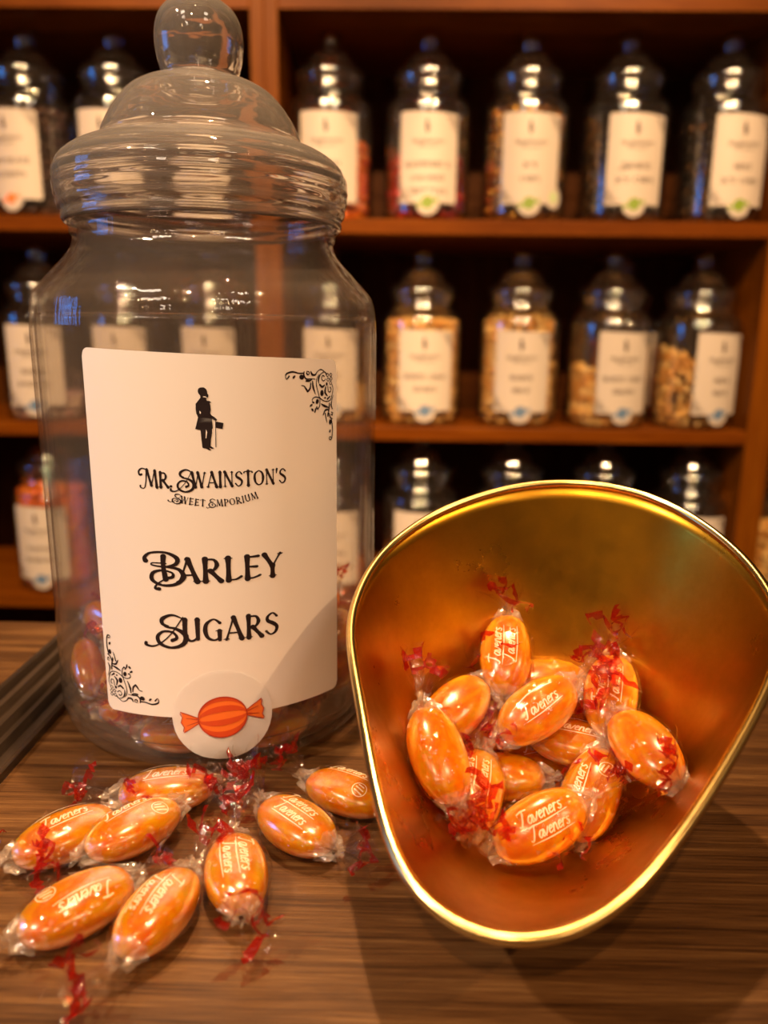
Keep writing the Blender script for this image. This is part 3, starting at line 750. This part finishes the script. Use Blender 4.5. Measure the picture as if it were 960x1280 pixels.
SCR = {'T': (.62, [[(.0, .92), (.3, 1.0), (.66, .98)], [(.38, .98), (.28, .4), (.12, .04), (-.02, .12)]]),
       'a': (.44, [[(.36, .42), (.18, .5), (.04, .22), (.16, .02), (.34, .3)], [(.38, .5), (.34, .08), (.46, .04)]]), 'v': (.40, [[(.0, .46), (.12, .02), (.36, .5)]]),
       'e': (.38, [[(.04, .25), (.3, .34), (.22, .5), (.06, .34), (.1, .03), (.36, .12)]]), 'n': (.44, [[(.06, .5), (.03, .0)], [(.05, .3), (.2, .5), (.3, .36), (.32, .02), (.42, .06)]]),
       'r': (.34, [[(.05, .5), (.03, .0)], [(.05, .3), (.16, .48), (.3, .44)]]), 's': (.34, [[(.28, .45), (.1, .46), (.12, .28), (.26, .18), (.16, .0), (.0, .08)]])}
def script_word(txt, size, x0, y0, shear=.25):
    L = []; a = 0
    for ch in txt:
        w, st = SCR[ch]
        for s in st: L.append(ribbon([(p[0]+a+shear*p[1], p[1]) for p in s], (.09, .13, .09), 3))
        a += w
    L.append(ribbon([(-.05, -.14), (a*.5, -.22), (a+.25, -.12)], (.04, .10, .05), 4))
    V, Fc = merge(*L)
    return [(x0+(x-a/2)*size, y0+y*size) for x, y in V], Fc
def print_geo(variant):
    if variant == 0: g = merge(script_word('Taveners', .0046, 0, .0012), script_word('Taveners', .0042, .0006, -.0038))
    elif variant == 1: g = merge(script_word('Taveners', .0046, -.001, .002), *[ribbon([(.0075+r*cos(t), -.004+r*sin(t)) for t in np.linspace(0, 2*pi, 17)], .0003, 1, False) for r in (.0026,)], ribbon([(.006, -.0035), (.009, -.0042)], .0005, 2), ribbon([(.006, -.0048), (.009, -.0055)], .0005, 2), ribbon([(.0066, -.0024), (.0086, -.0028)], .0005, 2))
    else: g = merge(script_word('Taveners', .0045, .0, -.0012), ribbon([(-.009, .0045), (.0, .0058), (.009, .0042)], (.0002, .0005, .0002), 5))
    out = []
    for x, y in g[0]:
        k = max(.05, 1-(x/CA)**2*.96-(y/(CB*1.06))**2*.96)
        out.append((x, y, CC*1.10*k**.46+.0004))
    return out, g[1]
CAND = [candy_geo(s) for s in range(4)]; WRAP = [wrapper_geo(s) for s in range(5)]; PRNT = [print_geo(s) for s in range(3)]
MC = {}
def cached(kind, key, geo, mats, mi=None, smooth=True):
    """alike pieces share mesh data"""
    k = (kind, key)
    if k not in MC:
        me = bpy.data.meshes.new(kind); me.from_pydata([tuple(v) for v in geo[0]], [], [tuple(f) for f in geo[1]])
        for m_ in mats: me.materials.append(m_)
        me.polygons.foreach_set('use_smooth', [smooth]*len(me.polygons))
        if mi is not None: me.polygons.foreach_set('material_index', mi)
        me.update(); MC[k] = me
    return MC[k]
def part(name, me, parent):
    o = bpy.data.objects.new(name, me); COL.objects.link(o); o.parent = parent; return o
A_ = radians(12); SLP = .45
LIP = np.array([.0268, .1418, .04])
RQ = [(.0061, .1775), (-.0108, .1739), (-.027, .1645), (-.0426, .1514), (-.0555, .1311), (-.0599, .1147), (-.0606, .0947), (-.058, .0832), (-.0512, .0661), (-.043, .0453), (-.0373, .031), (-.0308, .0175), (-.0255, .0095), (-.0182, .0036), (-.0098, .0006), (0, 0), (.0093, .0027), (.0167, .0067), (.0244, .014), (.0327, .0248), (.0419, .039), (.0523, .0573), (.0597, .0711), (.0646, .0812), (.0739, .1044), (.0716, .1243), (.0659, .1403), (.0536, .1587), (.039, .1711), (.0228, .1772)]
e1 = np.array([sin(A_), cos(A_), SLP]); e1 /= np.linalg.norm(e1); e2 = np.array([cos(A_), -sin(A_), 0]); en = np.cross(e2, e1)
BCN = np.array([.055, .256]); ZB = .0014; NEX = 2.6
def scoop_rim(n):
    q = np.array(RQ); qq = np.r_[q, q[:1]]
    d = np.r_[0, np.cumsum(np.linalg.norm(np.diff(qq, axis=0), axis=1))]
    u = np.linspace(0, d[-1], n, endpoint=False)
    x = np.interp(u, d, qq[:, 0]); y = np.interp(u, d, qq[:, 1])
    for _ in range(int(n/12)):
        x = (np.roll(x, 1)+2*x+np.roll(x, -1))/4; y = (np.roll(y, 1)+2*y+np.roll(y, -1))/4
    return np.array([LIP+a*e2+b*e1 for a, b in zip(x, y)])
NR, NK = 144, 44
RIM = scoop_rim(NR)
_ra = np.arctan2(RIM[:, 1]-BCN[1], RIM[:, 0]-BCN[0]); _o = np.argsort(_ra)
_rr = np.hypot(RIM[:, 0]-BCN[0], RIM[:, 1]-BCN[1])[_o]; _rz = RIM[_o, 2]; _ra = _ra[_o]
def stray(place, P):
    """how many points of a twist would pass through the counter, the jar wall or the scoop"""
    if place == 'counter': return int((P[:, 2] < .0003).sum())
    if place == 'jar':
        r = np.hypot(P[:, 0]-JX, P[:, 1]-JY); return int(((r > .0676-np.clip(.016-P[:, 2], 0, 1)*.6) | (P[:, 2] < .0045)).sum())
    d = P[:, :2]-BCN; t = np.arctan2(d[:, 1], d[:, 0])
    rr = np.interp(t, _ra, _rr, period=2*pi); rz = np.interp(t, _ra, _rz, period=2*pi)
    k = np.hypot(d[:, 0], d[:, 1])/rr
    return int((((k < 1.0) & (P[:, 2] < ZB+(rz-ZB)*np.clip(k, 0, 1)**NEX+.0006)) | ((k >= .985) & (P[:, 2] < rz+.002))).sum())
def fit_twist(place, M4, side, yw, pt, seed, l, spread):
    """bend a twist away from whatever it would run into"""
    best = None
    for sc in (1, .8, .6, .4):
        for dp, dy in ((0, 0), (.35, 0), (.7, 0), (0, .5), (0, -.5), (.4, .6), (.4, -.6), (1.1, 0), (.9, .8), (.9, -.8), (-.4, 0), (-.8, 0), (-.8, .8), (-.8, -.8), (0, 1.3), (0, -1.3), (.6, 1.3), (.6, -1.3), (-.6, 1.3), (-.6, -1.3), (1.5, .6), (1.5, -.6)):
            V, Fc, mi = twist_geo(side, yw+dy, pt+dp, seed, l*sc, spread*(.5+.5*sc))
            A = np.array(V); P = A @ np.array(M4.to_3x3()).T+np.array(M4.translation)
            n = stray(place, P)
            if best is None or n < best[0]: best = (n, V, Fc, mi)
            if n == 0: return best[1:]
    n, V, Fc, mi = best                                   # what is left lies pressed against the surface
    I = M4.inverted(); W = [M4 @ Vector(v) for v in V]
    for p in W:
        if place == 'jar':
            p.z = max(p.z, .0048); lim = .0674-max(0, .016-p.z)*.6; r = hypot(p.x-JX, p.y-JY)
            if r > lim: p.x = JX+(p.x-JX)*lim/r; p.y = JY+(p.y-JY)*lim/r
        elif place == 'counter': p.z = max(p.z, .0005)
        else:
            t = atan2(p.y-BCN[1], p.x-BCN[0]); rr = float(np.interp(t, _ra, _rr, period=2*pi)); rz = float(np.interp(t, _ra, _rz, period=2*pi))
            k = hypot(p.x-BCN[0], p.y-BCN[1])/rr
            if k < 1: p.z = max(p.z, ZB+(rz-ZB)*k**NEX+.0009)
            elif p.z < rz+.002: p.z = rz+.002
    return [I @ p for p in W], Fc, mi
def sweet(loc, quat, label, group, seed, tl=(0, .25), tr=(0, .25), pv=0, L=(.0145, .0145), flip=False, spread=.0078, place='counter'):
    M4 = Matrix.LocRotScale(Vector(loc), Quaternion(quat), None)
    r = bpy.data.objects.new('wrapped_sweet', None); COL.objects.link(r); r.empty_display_size = .01
    r.location = loc; r.rotation_mode = 'QUATERNION'; r.rotation_quaternion = quat
    tag(r, label, 'sweet', group)
    part('boiled_sweet', cached('boiled_sweet', seed % 4, CAND[seed % 4], [M['candy']]), r)
    part('wrapper', cached('wrapper', seed % 5, WRAP[seed % 5][:2], [M['film'], M['film_gathered']], WRAP[seed % 5][2], False), r)
    for side, (yw, pt), l in ((-1, tl, L[0]), (1, tr, L[1])):
        if l <= 0: continue
        V, Fc, mi = fit_twist(place, M4, side, yw, pt, seed, l, spread)
        part('wrapper_twist', cached('wrapper_twist', (side, yw, pt, seed, l, spread, tuple(loc)), (V, Fc), [M['film'], M['film_red'], M['film_gathered']], mi, False), r)
    if pv is not None:
        p = part('printed_name', cached('printed_name', pv, PRNT[pv], [M['white_print']]), r)
        if flip: p.rotation_euler = (0, 0, pi)
    return r
def zq(deg, tilt=(0, 0)):
    return (Euler((0, 0, radians(deg))).to_quaternion() @ Euler((radians(tilt[0]), radians(tilt[1]), 0)).to_quaternion())
GT = 'wrapped sweets lying loose on the counter'
# (location, yaw, tilt, left twist, right twist, lengths, print, flip, label)
TABLE = [
 ((-.0814, .2459, 0.0072), 14, (6, 0), (.1, .45), (.2, .3), (.0140, .010), 2, False, 'loose sweet nearest the jar, straight below its round sticker, left twist standing up'),
 ((-.1067, .2190, 0.0074), 46, (4, 0), (1.15, .1), (.1, .2), (.0160, .010), 2, False, 'leftmost long loose sweet by the ribbed strip, its left twist bent towards the camera'),
 ((-.0850, .2222, 0.0082), 50, (0, 0), (.25, .35), (.0, .45), (.0140, .0145), 1, False, 'loose sweet in the middle of the heap with a small round print on its wrapper'),
 ((-.0900, .1880, 0.0072), 47, (10, 0), (.1, .25), (.0, .3), (.0145, .0120), 1, True, 'loose sweet at the lower left with its twist at the picture edge'),
 ((-.0663, .1866, 0.0074), 76, (-4, 0), (.25, .12), (-.25, .45), (.0150, .0150), 0, True, 'loose sweet nearest the camera, upright oval with a twist pointing down'),
 ((-.0472, .2035, 0.0074), -74, (0, 0), (.25, .50), (.20, .2), (.0160, .0140), 0, False, 'oval loose sweet with clear white script, right of the one nearest the camera'),
 ((-.0318, .2268, 0.0076), -42, (6, 0), (.15, .95), (.25, .15), (.0170, .0150), 0, False, 'loose sweet between jar and scoop with a tall twist rising at its left end'),
 ((-.0160, .2470, 0.0070), -28, (0, 0), (-.25, .90), (.0, .3), (.0160, .0100), 1, False, 'loose sweet tucked against the outside of the brass scoop rim'),
]
for i, (loc, yaw, tilt, tl, tr, L, pv, fl, lab) in enumerate(TABLE):
    sweet(loc, zq(yaw, tilt), lab, GT, i, tl, tr, pv, (L[0]*1.08, L[1]*1.08), fl, .0088)
GS = 'wrapped sweets heaped in the brass scoop'
SL = {'a': 'sweet standing on end at the top of the heap in the scoop', 'b': 'round faced sweet below the topmost one, high in the scoop heap', 'c': 'sweet at the upper left of the heap, under crumpled film',
      'd': 'long sweet lying sideways across the middle of the scoop heap', 'e': 'egg shaped sweet at the far left of the scoop heap', 'f': 'largest sweet facing the camera at the front of the scoop heap, white script on it',
      'g': 'sweet at the front right of the scoop heap beside red twists', 'h': 'sweet at the back of the heap against the brass, right of the topmost one', 'i': 'upright sweet at the upper right of the scoop heap with a twist on top',
      'j': 'small part of a sweet peeking out left of the largest one', 'k': 'sweet buried under the middle of the scoop heap', 'n': 'sweet at the left middle of the scoop heap under red twists', 'l': 'sweet at the far right edge of the scoop heap', 'm': 'sweet wedged beneath the long sideways one in the scoop'}
TWS = {'a': ((.2, .1), (.3, .2)), 'b': ((.3, .2), (-.2, .5)), 'c': ((.2, .3), (.1, .2)), 'd': ((.1, .2), (-.3, .5)), 'e': ((.3, .3), (-.3, .3)), 'f': ((.2, .15), (.3, .1)),
       'g': ((-.3, .4), (.3, .3)), 'h': ((.1, .2), (.2, .3)), 'i': ((.1, .2), (.2, .4)), 'j': ((.1, .2), (.2, .2)), 'k': ((.2, .2), (.2, .2)), 'l': ((.2, .4), (.2, .3)), 'm': ((.1, .2), (.1, .2)), 'n': ((.2, .4), (.2, .3))}
for i, (n_, loc, q) in enumerate(SCOOP_POSES):
    sweet(loc, q, SL[n_], GS, 20+i, TWS[n_][0], TWS[n_][1], {'f': 0, 'b': 2, 'e': None, 'd': 2, 'c': None, 'h': None, 'k': None, 'l': None, 'n': None}.get(n_, i % 3), (.0180, .0180), False, .0092, 'scoop')
JL = {20: 'sweet pressed to the left wall of the tall jar beside the label corner', 31: 'topmost sweet at the left inside the tall jar', 25: 'upper sweet at the right inside the tall jar beside the scoop rim',
      11: 'lower sweet at the right inside the tall jar beside the scoop rim', 6: 'sweet low at the front left inside the tall jar, below the label corner', 10: 'second sweet up at the jar front just left of the round sticker', 36: 'sweet lying on the jar floor against the front wall, left of the round sticker',
      37: 'sweet lying on the jar floor against the front wall, right of the round sticker',
      }
GJ = 'wrapped sweets piled inside the tall jar'
for i, (loc, q) in enumerate(JAR_POSES):
    v = i % 6
    sweet(loc, q, JL.get(i, 'amber sweet in clear wrapper in the pile at the bottom of the tall jar'), GJ, 40+v, (.3, .5), (-.3, .5), None if v % 2 else v % 3, (.0105, .0105), False, .0064, 'jar')

# ================================================================== brass scoop
ks = np.linspace(0, 1, NK+1)[1:]
inn = np.zeros((NR, NK, 3))
for i, r in enumerate(RIM):
    for j, k in enumerate(ks):
        inn[i, j, :2] = BCN+(r[:2]-BCN)*k; inn[i, j, 2] = ZB+(r[2]-ZB)*k**NEX
du = np.roll(inn, -1, 0)-np.roll(inn, 1, 0); dv = np.gradient(inn, axis=1)
nrm = np.cross(du, dv); nrm /= np.linalg.norm(nrm, axis=2)[..., None]
if nrm[0, 5, 2] < 0: nrm = -nrm          # inward / upward
out = inn-nrm*.0011
org = np.array([BCN[0], BCN[1], 0])
sc_ = tag(empty('brass_scoop', tuple(org)), 'polished brass scale pan scoop holding wrapped sweets on the counter', 'scoop')
V = [inn[i, j]-org for i in range(NR) for j in range(NK)]+[out[i, j]-org for i in range(NR) for j in range(NK)]
cI = len(V); V.append(np.array([0, 0, ZB])); V.append(np.array([0, 0, ZB-.0011])); o2 = NR*NK
Fc = []
for i in range(NR):
    k = (i+1) % NR
    for j in range(NK-1):
        Fc.append((i*NK+j, i*NK+j+1, k*NK+j+1, k*NK+j)); Fc.append((o2+i*NK+j, o2+k*NK+j, o2+k*NK+j+1, o2+i*NK+j+1))
    Fc.append((cI, i*NK, k*NK)); Fc.append((cI+1, o2+k*NK, o2+i*NK))
    Fc.append((i*NK+NK-1, o2+i*NK+NK-1, o2+k*NK+NK-1, k*NK+NK-1))
bm = bmesh.new()
bv = [bm.verts.new(tuple(v)) for v in V]
for f in Fc: bm.faces.new([bv[i] for i in f])
bmesh.ops.recalc_face_normals(bm, faces=list(bm.faces))
me = bpy.data.meshes.new('bowl'); bm.to_mesh(me); bm.free(); me.materials.append(M['brass'])
me.polygons.foreach_set('use_smooth', [True]*len(me.polygons))
bo = bpy.data.objects.new('bowl', me); COL.objects.link(bo); bo.parent = sc_
# rolled bead along the rim
V, Fc = [], []; nb = 12
T = np.roll(RIM, -1, 0)-np.roll(RIM, 1, 0); T /= np.linalg.norm(T, axis=1)[:, None]
for i in range(NR):
    a = np.cross(T[i], en); a /= np.linalg.norm(a)
    for b in range(nb):
        t = 2*pi*b/nb; V.append(RIM[i]-org+.0016*(a*cos(t)+en*sin(t))-en*.0004)
for i in range(NR):
    k = (i+1) % NR
    for b in range(nb): Fc.append((i*nb+b, i*nb+(b+1) % nb, k*nb+(b+1) % nb, k*nb+b))
tag(obj('rolled_rim', V, Fc, M['brass_rim'], sc_), 'bright polished rolled edge', None)

# ================================================================== jars on the shelves
g_body = lathe_geo(smooth_prof([(0, .0012), (.05, .0006)]+BODY[:2]+BODY[3:], 2)+smooth_prof([(.0502, .2198), (.0512, .2005), (.059, .1895), (.0664, .1808), (.0684, .170), (.0684, .02), (.0640, .0075), (0, .0050)], 2), 40)
g_lid = merge(lathe_geo(smooth_prof(LID, 2), 40), lathe_geo(smooth_prof([(.0135, .2640), (.0275, .2575), (.0355, .2487), (.0390, .2405), (.0475, .2364), (.0545, .2308), (.0563, .2245), (.0545, .2120)], 2), 40))
g_knob = lathe_geo(smooth_prof(KNOB, 2), 24)
PIECE = {}
def piece(shape):
    if shape not in PIECE:
        bm = bmesh.new(); bmesh.ops.create_icosphere(bm, subdivisions=1, radius=1)
        if shape == 'long':
            for v in bm.verts: v.co.x *= 1.7
        elif shape == 'foil':
            for v in bm.verts: v.co *= 1+.3*sin(v.co.x*9+v.co.y*7+v.co.z*8)
        PIECE[shape] = ([v.co.copy() for v in bm.verts], [[v.index for v in f.verts] for f in bm.faces]); bm.free()
    return PIECE[shape]
def contents(loc, label, mats, size, fill_h, shape='round', slope=(0, 0), seed=0, group='loose sweets filling the shelf jars'):
    rnd = random.Random(seed); V, Fc, mi = [], [], []
    pv, pf = piece(shape)
    z = .011
    def put(x, y, zz):
        q = Euler((rnd.uniform(0, 6), rnd.uniform(0, 6), rnd.uniform(0, 6))).to_quaternion(); s = size*rnd.uniform(.8, 1.15)*(.62 if shape == 'long' else 1)
        o = len(V); c = Vector((x, y, zz)); V.extend(q @ (v*s)+c for v in pv); Fc.extend([i+o for i in f] for f in pf); k = rnd.randrange(len(mats)); mi.extend([k]*len(pf))
    ro = .066-size
    while z < fill_h+.06:
        n = int(2*pi*ro/(size*1.75))
        for j in range(n):
            t = 2*pi*(j+rnd.random()*.5)/n; r = (ro if z > .016 else ro-.006)-rnd.random()*.004
            x, y = r*cos(t), r*sin(t); lim = fill_h+slope[0]*x+slope[1]*y
            if z < lim: put(x, y, z+rnd.uniform(-.002, .002))
        z += size*1.45
    for _ in range(int(60*(.008/size))):                      # the top of the heap
        t = rnd.uniform(0, 6.28); r = ro*sqrt(rnd.random()); x, y = r*cos(t), r*sin(t)
        put(x, y, max(.012, fill_h+slope[0]*x+slope[1]*y+rnd.uniform(-.003, .001)))
    o = obj('loose_sweets', V, Fc, mats, None, True, mi); o.location = loc
    return tag(o, label, 'sweets', group, 'stuff')
SW = {'choc': [plain('chocolate', (.035, .012, .006), .35), plain('milk_chocolate', (.08, .030, .014), .4)],
      'amber': [plain('amber_sweet', (.80, .22, .012), .25, Subsurface_Weight=.4, Subsurface_Radius=(1, .4, .1), Subsurface_Scale=.006), plain('orange_sweet', (.75, .14, .008), .25)],
      'red': [plain('red_foil', (.60, .010, .012), .25, .6), plain('pink_foil', (.65, .05, .12), .25, .6), plain('dark_red_foil', (.30, .006, .008), .3, .6)],
      'gold': [plain('gold_foil', (.75, .40, .06), .25, .8), plain('brown_foil', (.16, .06, .015), .3, .5), plain('amber_foil', (.70, .28, .03), .3, .6)],
      'dark': [plain('dark_foil', (.025, .012, .008), .25, .5), plain('bronze_foil', (.12, .05, .012), .3, .7), plain('dark_sweet', (.02, .008, .004), .35)],
      'cream': [plain('white_chocolate', (.98, .66, .25), .45), plain('cream_chocolate', (.95, .56, .17), .45), plain('caramel_chocolate', (.80, .38, .08), .45)],
      'pink': [plain('pink_sweet', (.70, .42, .38), .5), plain('pale_sweet', (.80, .62, .52), .5)],
      'mixed': [plain('blue_foil', (.03, .10, .42), .25, .6), plain('gold_wrap', (.70, .36, .05), .25, .7), plain('brown_wrap', (.07, .025, .010), .35)]}
def shelf_jar(x, row, label, phi, lines, pic, sweets, slabel, size, fh, shape='round', slope=(0, 0), seed=0, y=1.39, printed=True, dbl=False):
    z = ROW[row]
    r = tag(empty('shelf_jar', (x, y, z)), label, 'jar', 'clear sweet jars with white labels on the shelves')
    part('glass_body', cached('shelf_glass_body', 0, g_body, [M['glass_bg']]), r)
    l = part('lid', cached('shelf_lid', 0, g_lid, [M['glass_bg']]), r)
    part('knob', cached('shelf_knob', 0, g_knob, [M['glass_bg']]), l)
    p0 = phi-LC/RB
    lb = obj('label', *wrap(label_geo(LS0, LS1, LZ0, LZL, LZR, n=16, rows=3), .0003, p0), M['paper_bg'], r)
    if lines:
        pr = [('silhouette_print', 'shelf_man', man_geo(.0136, .1284, .0218)), ('title_print', 'shelf_title', text_geo("mR. sWAINSTON'S", .0053, LC, .1153, .035, .0515)),
              ('title_print', 'shelf_subtitle', text_geo("sWEET eMPORIUM", .0023, LC, .1083, .12, .0300, .0022)),
              ('corner_ornament', 'shelf_corner_a', ornament(.0643, .1565, .0224, False)), ('corner_ornament', 'shelf_corner_b', ornament(-.0300, .0298, .0224, True))]
        for i, t in enumerate(lines):
            pr.append(('name_print', t, text_geo(t, .0080, LC, (.0803, .0595, .0400)[i], .06, min(.074, .0078*len(t)))))
        for nm, _, g in pr: obj(nm, *wrap(g, .0006, p0), M['ink_bg'], lb)
    if pic:
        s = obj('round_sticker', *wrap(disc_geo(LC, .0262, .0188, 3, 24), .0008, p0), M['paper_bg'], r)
        a, b, c = boiled_sweet_art(LC, .0270, .00112 if pic != 'orange_ink' else .00095, radians(14))
        obj('sticker_picture', *wrap(merge(a) if pic != 'orange_ink' else merge(a), .0011, p0), M[pic], s)
        if dbl:
            s = obj('round_sticker', *wrap(disc_geo(.0590, .0365, .0165, 3, 24), .0009, p0), M['paper_bg'], r)
            obj('sticker_picture', *wrap(disc_geo(.0590, .0375, .0090, 3, 20), .0012, p0), M['green_pale'], s)
    if sweets:
        contents((x, y, z), slabel, SW[sweets], size, fh, shape, slope, seed)
    return r
M['green_pale'] = plain('pale_green_ink', (.42, .50, .26), .5)
# top row
shelf_jar(-.621, 1, 'top row shelf jar at the far left with an orange sweet sticker', -.16, ['cHOCOLATE', 'PEANUTS'], 'orange_ink', 'choc', 'dark brown chocolate peanuts in the far left jar of the top row', .0085, .165, seed=1)
shelf_jar(-.474, 1, 'top row shelf jar second from the left, half hidden by the big lid', -.05, ['cHOCOLATE', 'RAISINS'], None, 'choc', 'dark brown sweets in the second jar from the left of the top row', .0075, .15, seed=2)
shelf_jar(-.325, 1, 'top row shelf jar seen only through the clear dome of the big lid', 0, ['mILK', 'BEANS'], None, 'choc', 'brown sweets in the shelf jar behind the dome of the big lid', .008, .12, seed=3)
shelf_jar(-.118, 1, 'top row shelf jar right of the wooden upright with amber sweets', 0, ['mANGO', 'CUBES'], None, 'amber', 'amber sweets in the top row jar right of the wooden upright', .0105, .118, seed=4)
shelf_jar(.043, 1, 'top row shelf jar of red foil sweets with three lines of lettering', 0, ['RASPBERRY &', 'COCONUT', 'TRUFFLES'], 'green_ink', 'red', 'red and pink foil wrapped sweets in a top row jar', .0115, .105, 'foil', seed=5)
shelf_jar(.206, 1, 'top row shelf jar with two overlapping round stickers and gold sweets', 0, ['ICY', 'CUPS'], 'green_ink', 'gold', 'gold and brown foil cups in the jar with two round stickers', .0095, .170, 'foil', seed=6, dbl=True)
shelf_jar(.369, 1, 'top row shelf jar second from the right, label tilted, dark foil cups inside', .07, ['sMARTE', 'ICY CUPS'], 'green_ink', 'dark', 'dark foil cups in the top row jar second from the right', .0095, .14, 'foil', seed=7)
shelf_jar(.531, 1, 'top row shelf jar at the far right, label turned to the right', .15, ['MINT', 'ICY CUPS'], 'green_ink', 'dark', 'dark mint cups in the far right jar of the top row', .0095, .15, 'foil', seed=8)
# middle row
shelf_jar(-.632, 2, 'middle row shelf jar at the far left, partly behind the edge of the tall jar', .12, ['WHITE', 'BONBONS'], 'blue_ink', 'pink', 'pale pink sweets at the bottom of the far left middle row jar', .0085, .040, seed=9)
shelf_jar(-.478, 2, 'middle row shelf jar seen through the left shoulder of the tall jar', .0, ['WHITE', 'BEANS'], 'blue_ink', 'pink', 'pale sweets in the jar seen through the left shoulder of the tall jar', .0085, .07, seed=10)
shelf_jar(-.325, 2, 'middle row shelf jar seen through the tall jar above its label', .0, ['PINK', 'MICE'], 'blue_ink', 'pink', 'pale sweets in the jar seen through the middle of the tall jar', .0085, .07, seed=11)
shelf_jar(-.120, 2, 'middle row shelf jar seen through the right shoulder of the tall jar', .06, ['WHITE', 'GEMS'], 'blue_ink', 'cream', 'cream sweets in the jar seen through the right shoulder of the tall jar', .0085, .06, seed=12)
shelf_jar(.041, 2, 'middle row shelf jar just right of the tall jar, full of cream chocolate pieces', .08, ['WHITE CHOC', 'BONES'], 'blue_ink', 'cream', 'cream chocolate pieces filling the jar just right of the tall jar', .0085, .178, 'long', seed=13)
shelf_jar(.212, 2, 'middle row shelf jar second right of the tall jar, full of white chocolate mice', -.04, ['WHITE', 'MICE'], 'blue_ink', 'cream', 'white chocolate mice filling the second jar right of the tall jar', .0095, .182, 'long', seed=14)
shelf_jar(.370, 2, 'middle row shelf jar with cream drops only half way up on its left', .19, ['WHITE CHOC', 'DROPS'], 'blue_ink', 'cream', 'cream drops half filling the third jar right of the tall jar', .0085, .085, 'round', (-.35, 0), seed=15)
shelf_jar(.524, 2, 'middle row shelf jar at the far right, label turned to the right', .33, ['MILK', 'MICE'], 'blue_ink', 'cream', 'cream mice sloping up the left of the far right middle row jar', .0095, .105, 'long', (-.55, 0), seed=16)
shelf_jar(.432, 2, 'jar of caramel sweets standing behind the two rightmost middle row jars', .9, None, None, 'amber', 'caramel sweets in the jar standing behind the middle row', .009, .13, 'round', (-.2, 0), seed=17, y=1.535)
# bottom row
shelf_jar(-.640, 3, 'bottom row shelf jar at the far left with amber sweets behind its label', -.02, ['TOFFEE', 'BONBONS'], 'blue_ink', 'amber', 'amber sweets in the bottom row jar at the far left', .009, .182, seed=18)
shelf_jar(-.116, 3, 'bottom row shelf jar seen through the right side of the tall jar', .05, ['BUTTER', 'CARAMELS'], None, 'amber', 'amber sweets in the bottom row jar behind the right side of the tall jar', .009, .05, seed=19)
shelf_jar(.045, 3, 'bottom row shelf jar whose white label shows left of the scoop rim', -.05, ['MINT', 'HUMBUGS'], None, 'dark', 'dark sweets in the bottom row jar left of the scoop rim', .0085, .12, seed=20)
shelf_jar(.212, 3, 'bottom row shelf jar whose lid rises above the left half of the scoop rim', 0, ['LIQUORICE'], None, 'dark', 'dark sweets in the bottom row jar above the scoop middle', .0085, .12, seed=21)
shelf_jar(.378, 3, 'bottom row shelf jar whose lid rises above the right half of the scoop rim', 0, ['ANISEED'], None, 'dark', 'dark sweets in the bottom row jar above the right half of the scoop', .0085, .12, seed=22)
shelf_jar(.536, 3, 'bottom row shelf jar at the far right beside the wooden upright', .05, ['COLA', 'CUBES'], None, 'dark', 'dark sweets in the bottom row jar beside the right upright', .0085, .12, seed=23)
shelf_jar(.722, 3, 'shelf jar just past the right upright at the picture edge', 0, ['PEAR', 'DROPS'], None, 'cream', 'pale sweets in the jar past the right upright', .0085, .13, seed=24)
